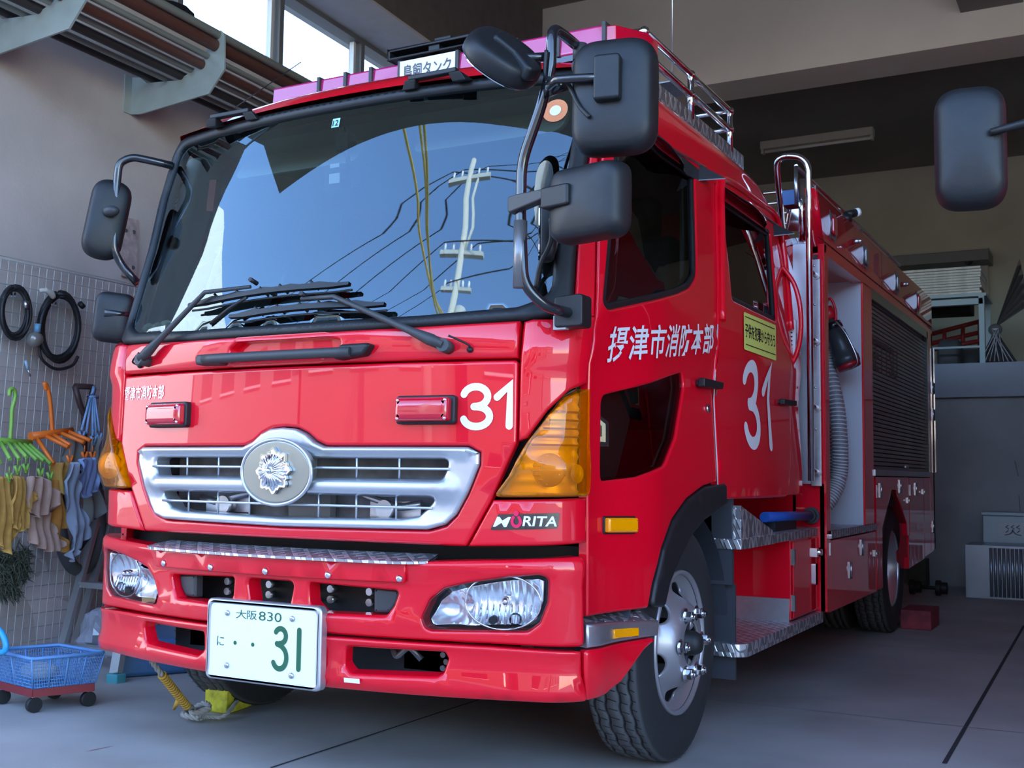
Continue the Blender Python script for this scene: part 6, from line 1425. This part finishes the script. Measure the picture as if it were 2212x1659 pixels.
# clear plastic bag
g = MB(); random.seed(8); n = 22; m__ = 14; vs = []
c = PX(222, 1380, Y=4.25)
for i in range(m__ + 1):
    a = PI * i / m__
    for j in range(n):
        q = 2 * PI * j / n; rr = (1 + .22 * math.sin(3 * q + 4 * a) * math.sin(a) + random.uniform(-.12, .12)); vs.append(c + Vector((.13 * math.sin(a) * math.cos(q) * rr, .12 * math.sin(a) * math.sin(q) * rr, .15 * math.cos(a) * (1 + .1 * rr))))
g.add(vs, [(i * n + j, (i + 1) * n + j, (i + 1) * n + (j + 1) % n, i * n + (j + 1) % n) for i in range(m__) for j in range(n)])
tag(g.build('plastic_bag', mat('bag_film', (.28, .29, .33), .2, coat=.7)), 'crumpled clear plastic bag of rubbish behind the step ladder', 'bag')
# blue crate under the truck nose
a = PX(272, 1475, Z=0); b_ = PX(332, 1468, Z=0)
g = MB(); ztop_ = .17; 
cr = [Vector((a.x - .12, a.y + .02, 0)), Vector((b_.x + .05, b_.y + .25, 0)), Vector((b_.x - .25, b_.y + .75, 0)), Vector((a.x - .42, a.y + .55, 0))]
g.add([*cr, *[p + Vector((0, 0, ztop_)) for p in cr]], [(0, 1, 2, 3), (4, 7, 6, 5), (0, 4, 5, 1), (1, 5, 6, 2), (2, 6, 7, 3), (3, 7, 4, 0)])
ct = g.build('storage_tub', mat('tub_dark_blue', (.05, .13, .26), .35), bevel=.025, seg=3); tag(ct, 'dark blue plastic tub on the floor behind the ladder foot', 'tub')
# grey drum seen through the bumper opening
a = PX(405, 1395, Y=4.9)
g = MB(); g.lathe([(0, 0), (0, .12), (.02, .15), (.34, .17), (.36, .15), (.36, 0)], (a.x, 4.9, .0), 'Z', 30); tag(g.build('grey_bucket', mat('bucket_grey', (.30, .30, .32), .5)), 'grey plastic bucket seen through the bumper opening', 'bucket')
# wheel chock with rope
CHY = mat('chock_yellow', (.48, .42, .02), .75, noise=.45, nscale=22)
a = PX(441, 1536, Z=0); b_ = PX(489, 1545, Z=0); c_e = PX(547, 1524, Z=0)
e1 = (b_ - a); Wc = e1.length; e1.normalize(); e2 = (c_e - b_); Lc = min(e2.length, .26); e2.normalize()
ch = thing('wheel_chock', (a + b_) / 2, 'worn yellow wheel chock wedged at the far front tyre', 'wheel chock')
g = MB(); g.prism(rnd([(0, 0), (Lc, 0), (Lc * .96, .03), (Lc * .45, .102), (Lc * .08, .105), (0, .085)], .012), 0, Wc, lambda u, v, t: b_ - e1 * t + e2 * u + Vector((0, 0, v))); g.build('wedge', CHY, ch, bevel=.008, seg=3)
hole = b_ + e2 * .06 + Vector((0, 0, .045))
g = MB(); g.cyl(hole - e1 * .01, hole + e1 * .002, .012, 12); g.build('rope_hole', DRK, ch)
ROPE = mat('rope_grey', (.30, .28, .25), .9); TAPE = mat('tape_yellow_orange', (.55, .30, .04), .7)
rp = thing('chock_rope', PX(415, 1550, Z=0), 'grey rope wound with orange-yellow tape, running from bumper to chock', 'rope')
def rope(pts, r, name, m):
    p = smooth_path(pts, 8); g = MB(); g.tube(p, r * .75, 8)
    for ph in (0, 2 * PI / 3, 4 * PI / 3):
        q = []
        for i, c in enumerate(p):
            tg = (p[min(i + 1, len(p) - 1)] - p[max(i - 1, 0)]).normalized(); x = tg.orthogonal().normalized(); y = tg.cross(x)
            for s_ in ((0, .5) if i < len(p) - 1 else (0,)):
                cc = c.lerp(p[min(i + 1, len(p) - 1)], s_); an = ph + (i + s_) * .9; q.append(cc + (x * math.cos(an) + y * math.sin(an)) * r * .55)
        g.tube(q, r * .5, 6)
    return g.build(name, m, rp)
pa = PX(328, 1428, Y=3.02); pb = PX(350, 1458, Y=3.06); pc = PX(405, 1527, Y=3.25); pk = PX(413, 1540, Z=.03)
rope([pa, pb], .011, 'rope_strand', ROPE)
g = MB(); n_ = 17
for k in range(n_):
    q0 = pb.lerp(pc, k / n_); q1 = pb.lerp(pc, (k + .75) / n_); g.cyl(q0, q1, .0165, 10)
g.tube([pb, pc], .013, 8); g.tube([pb.lerp(pc, .7), pb.lerp(pc, .85) + Vector((-.05, 0, -.03))], [.014, .006], 6); g.build('tape_wrap', TAPE, rp)
rope([pc, pk + Vector((0, 0, .02)), pk + Vector((.04, -.03, .01)), pk + Vector((.07, .02, .02)), pk + Vector((.02, .05, .03)), pk + Vector((-.03, .02, .0)), pk + Vector((.0, -.04, 0)), pk + Vector((.06, -.02, -.01))], .012, 'knot', ROPE)
rope([pk + Vector((.05, 0, -.015)), PX(450, 1548, Z=.015), PX(485, 1546, Z=.02), hole + e1 * .012], .009, 'rope_tail', ROPE)

# ================================================================ outside the doorway: second truck, street, buildings, pole
tr2 = thing('fire_truck', (3.65, 6.5, 0), 'second red truck at the right, only its black mirror in view', 'fire engine')
def p2(g, n_, m_, p=None, **k): return g.build(n_, m_, p or tr2, **k)
g = MB(); g.b2((2.62, 3.5, .5), (4.75, 5.6, 2.45)); p2(g, 'cab_body', RED, bevel=.08, seg=4)
g = MB(); g.b2((2.605, 4.1, 1.45), (2.625, 5.2, 2.15)); g.b2((2.80, 3.485, 1.45), (4.55, 3.505, 2.2)); p2(g, 'cab_window', GBLK, bevel=.01)
g = MB(); g.b2((2.58, 5.75, .5), (4.78, 10.2, 2.7)); p2(g, 'rear_body', RED, bevel=.02)
g = MB(); g.b2((2.70, 3.38, .35), (4.66, 3.6, .75)); p2(g, 'bumper', WHT, bevel=.05, seg=3)
for x in (2.75, 4.6):
    for y in (4.4, 8.4):
        g = MB(); g.lathe([(-.1, .2), (-.11, .35), (-.09, .40), (.09, .40), (.11, .35), (.10, .2), (-.1, .2)], (x, y, .40), 'X', 36); p2(g, 'wheel', RUB)
ap2 = PX(2092, 325, Y=3.05)
h7, M7 = head((ap2.x, 3.08, ap2.z), .175, .315, .10, Rz(8), 'mirror_head', parent=tr2, r=.065)
g = MB(); g.tube([M7 @ Vector((.045, -.115, .018)), M7 @ Vector((.12, -.125, .03)), Vector((ap2.x + .42, 3.0, ap2.z + .03)), Vector((2.75, 3.55, ap2.z - .02))], [.009, .011, .016, .018], 10); p2(g, 'mirror_arm', BLK, h7)
g = MB(); g.cyl(M7 @ Vector((.047, -.098, .02)), M7 @ Vector((.047, -.106, .02)), .022, 16); p2(g, 'arm_socket', DRK, h7)

g = MB(); g.b2((-60, -60, -.16), (60, .9, -.012)); struct(g.build('street', mat('asphalt', (.26, .245, .22), .9, noise=.2, nscale=2)))
def house(x0, x1, y0, y1, h, col, label, wins=True, roofc=(.12, .12, .14), rows=2):
    t = thing('house', ((x0 + x1) / 2, (y0 + y1) / 2, -.02), label, 'house')
    g = MB(); g.b2((x0, y0, -.02), (x1, y1, h)); g.build('walls', mat('wall_' + '_'.join(str(int(c * 100)) for c in col), col, .8, noise=.05), t)
    g = MB(); g.b2((x0 - .3, y0 - .3, h), (x1 + .3, y1 + .3, h + .25)); g.build('roof', mat('roof_tile', roofc, .6), t)
    if wins:
        n_ = max(1, int((x1 - x0) / 2.4)); 
        for r in range(rows):
            for k in range(n_):
                cx = x0 + (k + .5) * (x1 - x0) / n_; z = .9 + r * 2.8
                g = MB(); g.b2((cx - .7, y1 - .02, z), (cx + .7, y1 + .03, z + 1.2)); w_ = g.build('window', GBLK, t)
                g = MB(); g.b2((cx - .78, y1, z - .06), (cx + .78, y1 + .08, z)); o = g.build('window_sill', WHT, t); o.parent = w_; o.matrix_parent_inverse = Matrix.Identity(4)
    return t
t_ = thing('house', (-17, -2.5, -.02), 'tall white house left of the forecourt, mirrored in the windscreen', 'house')
g = MB(); g.b2((-20, -6.8, -.02), (-14, 1.5, 9.0)); g.prism([(-6.8, 9.0), (1.5, 9.0), (-2.4, 10.4)], -20, -14, lambda u, v, t: Vector((t, u, v))); g.build('walls', mat('wall_white', (.93, .92, .88), .8), t_)
g = MB(); g.b2((-13.99, -4.6, 6.6), (-13.93, -3.4, 8.0)); g.build('window', GBLK, t_)
house(-13, -5.0, -22, -14, 5.0, (.24, .20, .17), 'cream two-storey house across the street')
house(-4.2, 2.0, -22, -14.5, 5.6, (.22, .11, .08), 'terracotta two-storey house across the street')
house(2.8, 9.5, -24, -15, 5.2, (.22, .175, .145), 'beige two-storey house across the street')
house(10.5, 18, -26, -16, 6.0, (.24, .22, .21), 'brownish grey house across the street at the right')
house(-30, -14, -24, -15, 6.4, (.28, .27, .26), 'light grey house across the street, far left')
pole = thing('utility_pole', (-3.6, -8.0, 0), 'concrete utility pole with cross-arms, mirrored in the windscreen', 'utility pole')
g = MB(); g.tube([(-3.6, -8, -.02), (-3.6, -8, 13.2)], [.17, .11], 16); g.build('shaft', mat('pole_concrete', (.62, .60, .52), .8), pole)
for z, w in ((12.6, .9), (11.7, .9), (10.9, .6)):
    g = MB(); g.b2((-3.6 - w, -8.05, z), (-3.6 + w, -7.95, z + .09)); arm_ = g.build('cross_arm', mat('arm_grey', (.55, .56, .52), .6), pole)
    g = MB()
    for x in (-.8, -.4, .4, .8): g.cyl((-3.6 + x * w, -8, z + .09), (-3.6 + x * w, -8, z + .24), .045, 10)
    o = g.build('insulator', WHT, arm_)
g = MB(); g.tube([(-3.6, -8.0, 11.5), (-3.2, -8.0, 12.6)], .05, 8); g.cyl((-3.3, -8.1, 9.6), (-3.3, -8.1, 10.4), .2, 16); g.build('transformer', mat('arm_grey', (.55, .56, .52), .6), pole)
WB = mat('wire_black', (.02, .02, .02), .6); WY = mat('wire_yellow', (.75, .50, .06), .6)
def wire(a, b_, sag, r, m_, label, n=24):
    a, b_ = Vector(a), Vector(b_); g = MB(); g.tube([a.lerp(b_, i / n) - Vector((0, 0, sag * 4 * (i / n) * (1 - i / n))) for i in range(n + 1)], r, 6); tag(g.build('power_line', m_), label, 'cable', 'overhead lines at the pole')
for k, (dx, z) in enumerate(((-.8, 12.9), (-.3, 12.9), (.7, 12.9), (-.8, 12.0), (.6, 12.0), (-.4, 11.1))):
    wire((-3.6 + dx, -8, z), (-26, -9.5 - 1.6 * k, z + 1 - .5 * k), .7, .012, WB, 'black overhead line running left from the utility pole')
    wire((-3.6 + dx, -8, z), (16, -9.5 + 1.5 * k, z + .4), .6, .012, WB, 'black overhead line running right from the utility pole')
for k, (x, z) in enumerate(((-1.9, 5.5), (-1.55, 5.6), (-1.4, 5.55))): wire((-3.6 + .06 * k, -7.9, 9.8 - .25 * k), (x, .88, z), .25 + .1 * k, .026, WY, 'yellow sheathed service cable from pole to garage front')

house(-13, -4.4, 3.2, 14.5, 3.0, (.6, .58, .55), 'low house added beyond the left wall as a sun reflector', wins=False, roofc=(.78, .78, .76))  # made-up house, its pale roof bounces sunlight up to the window soffit
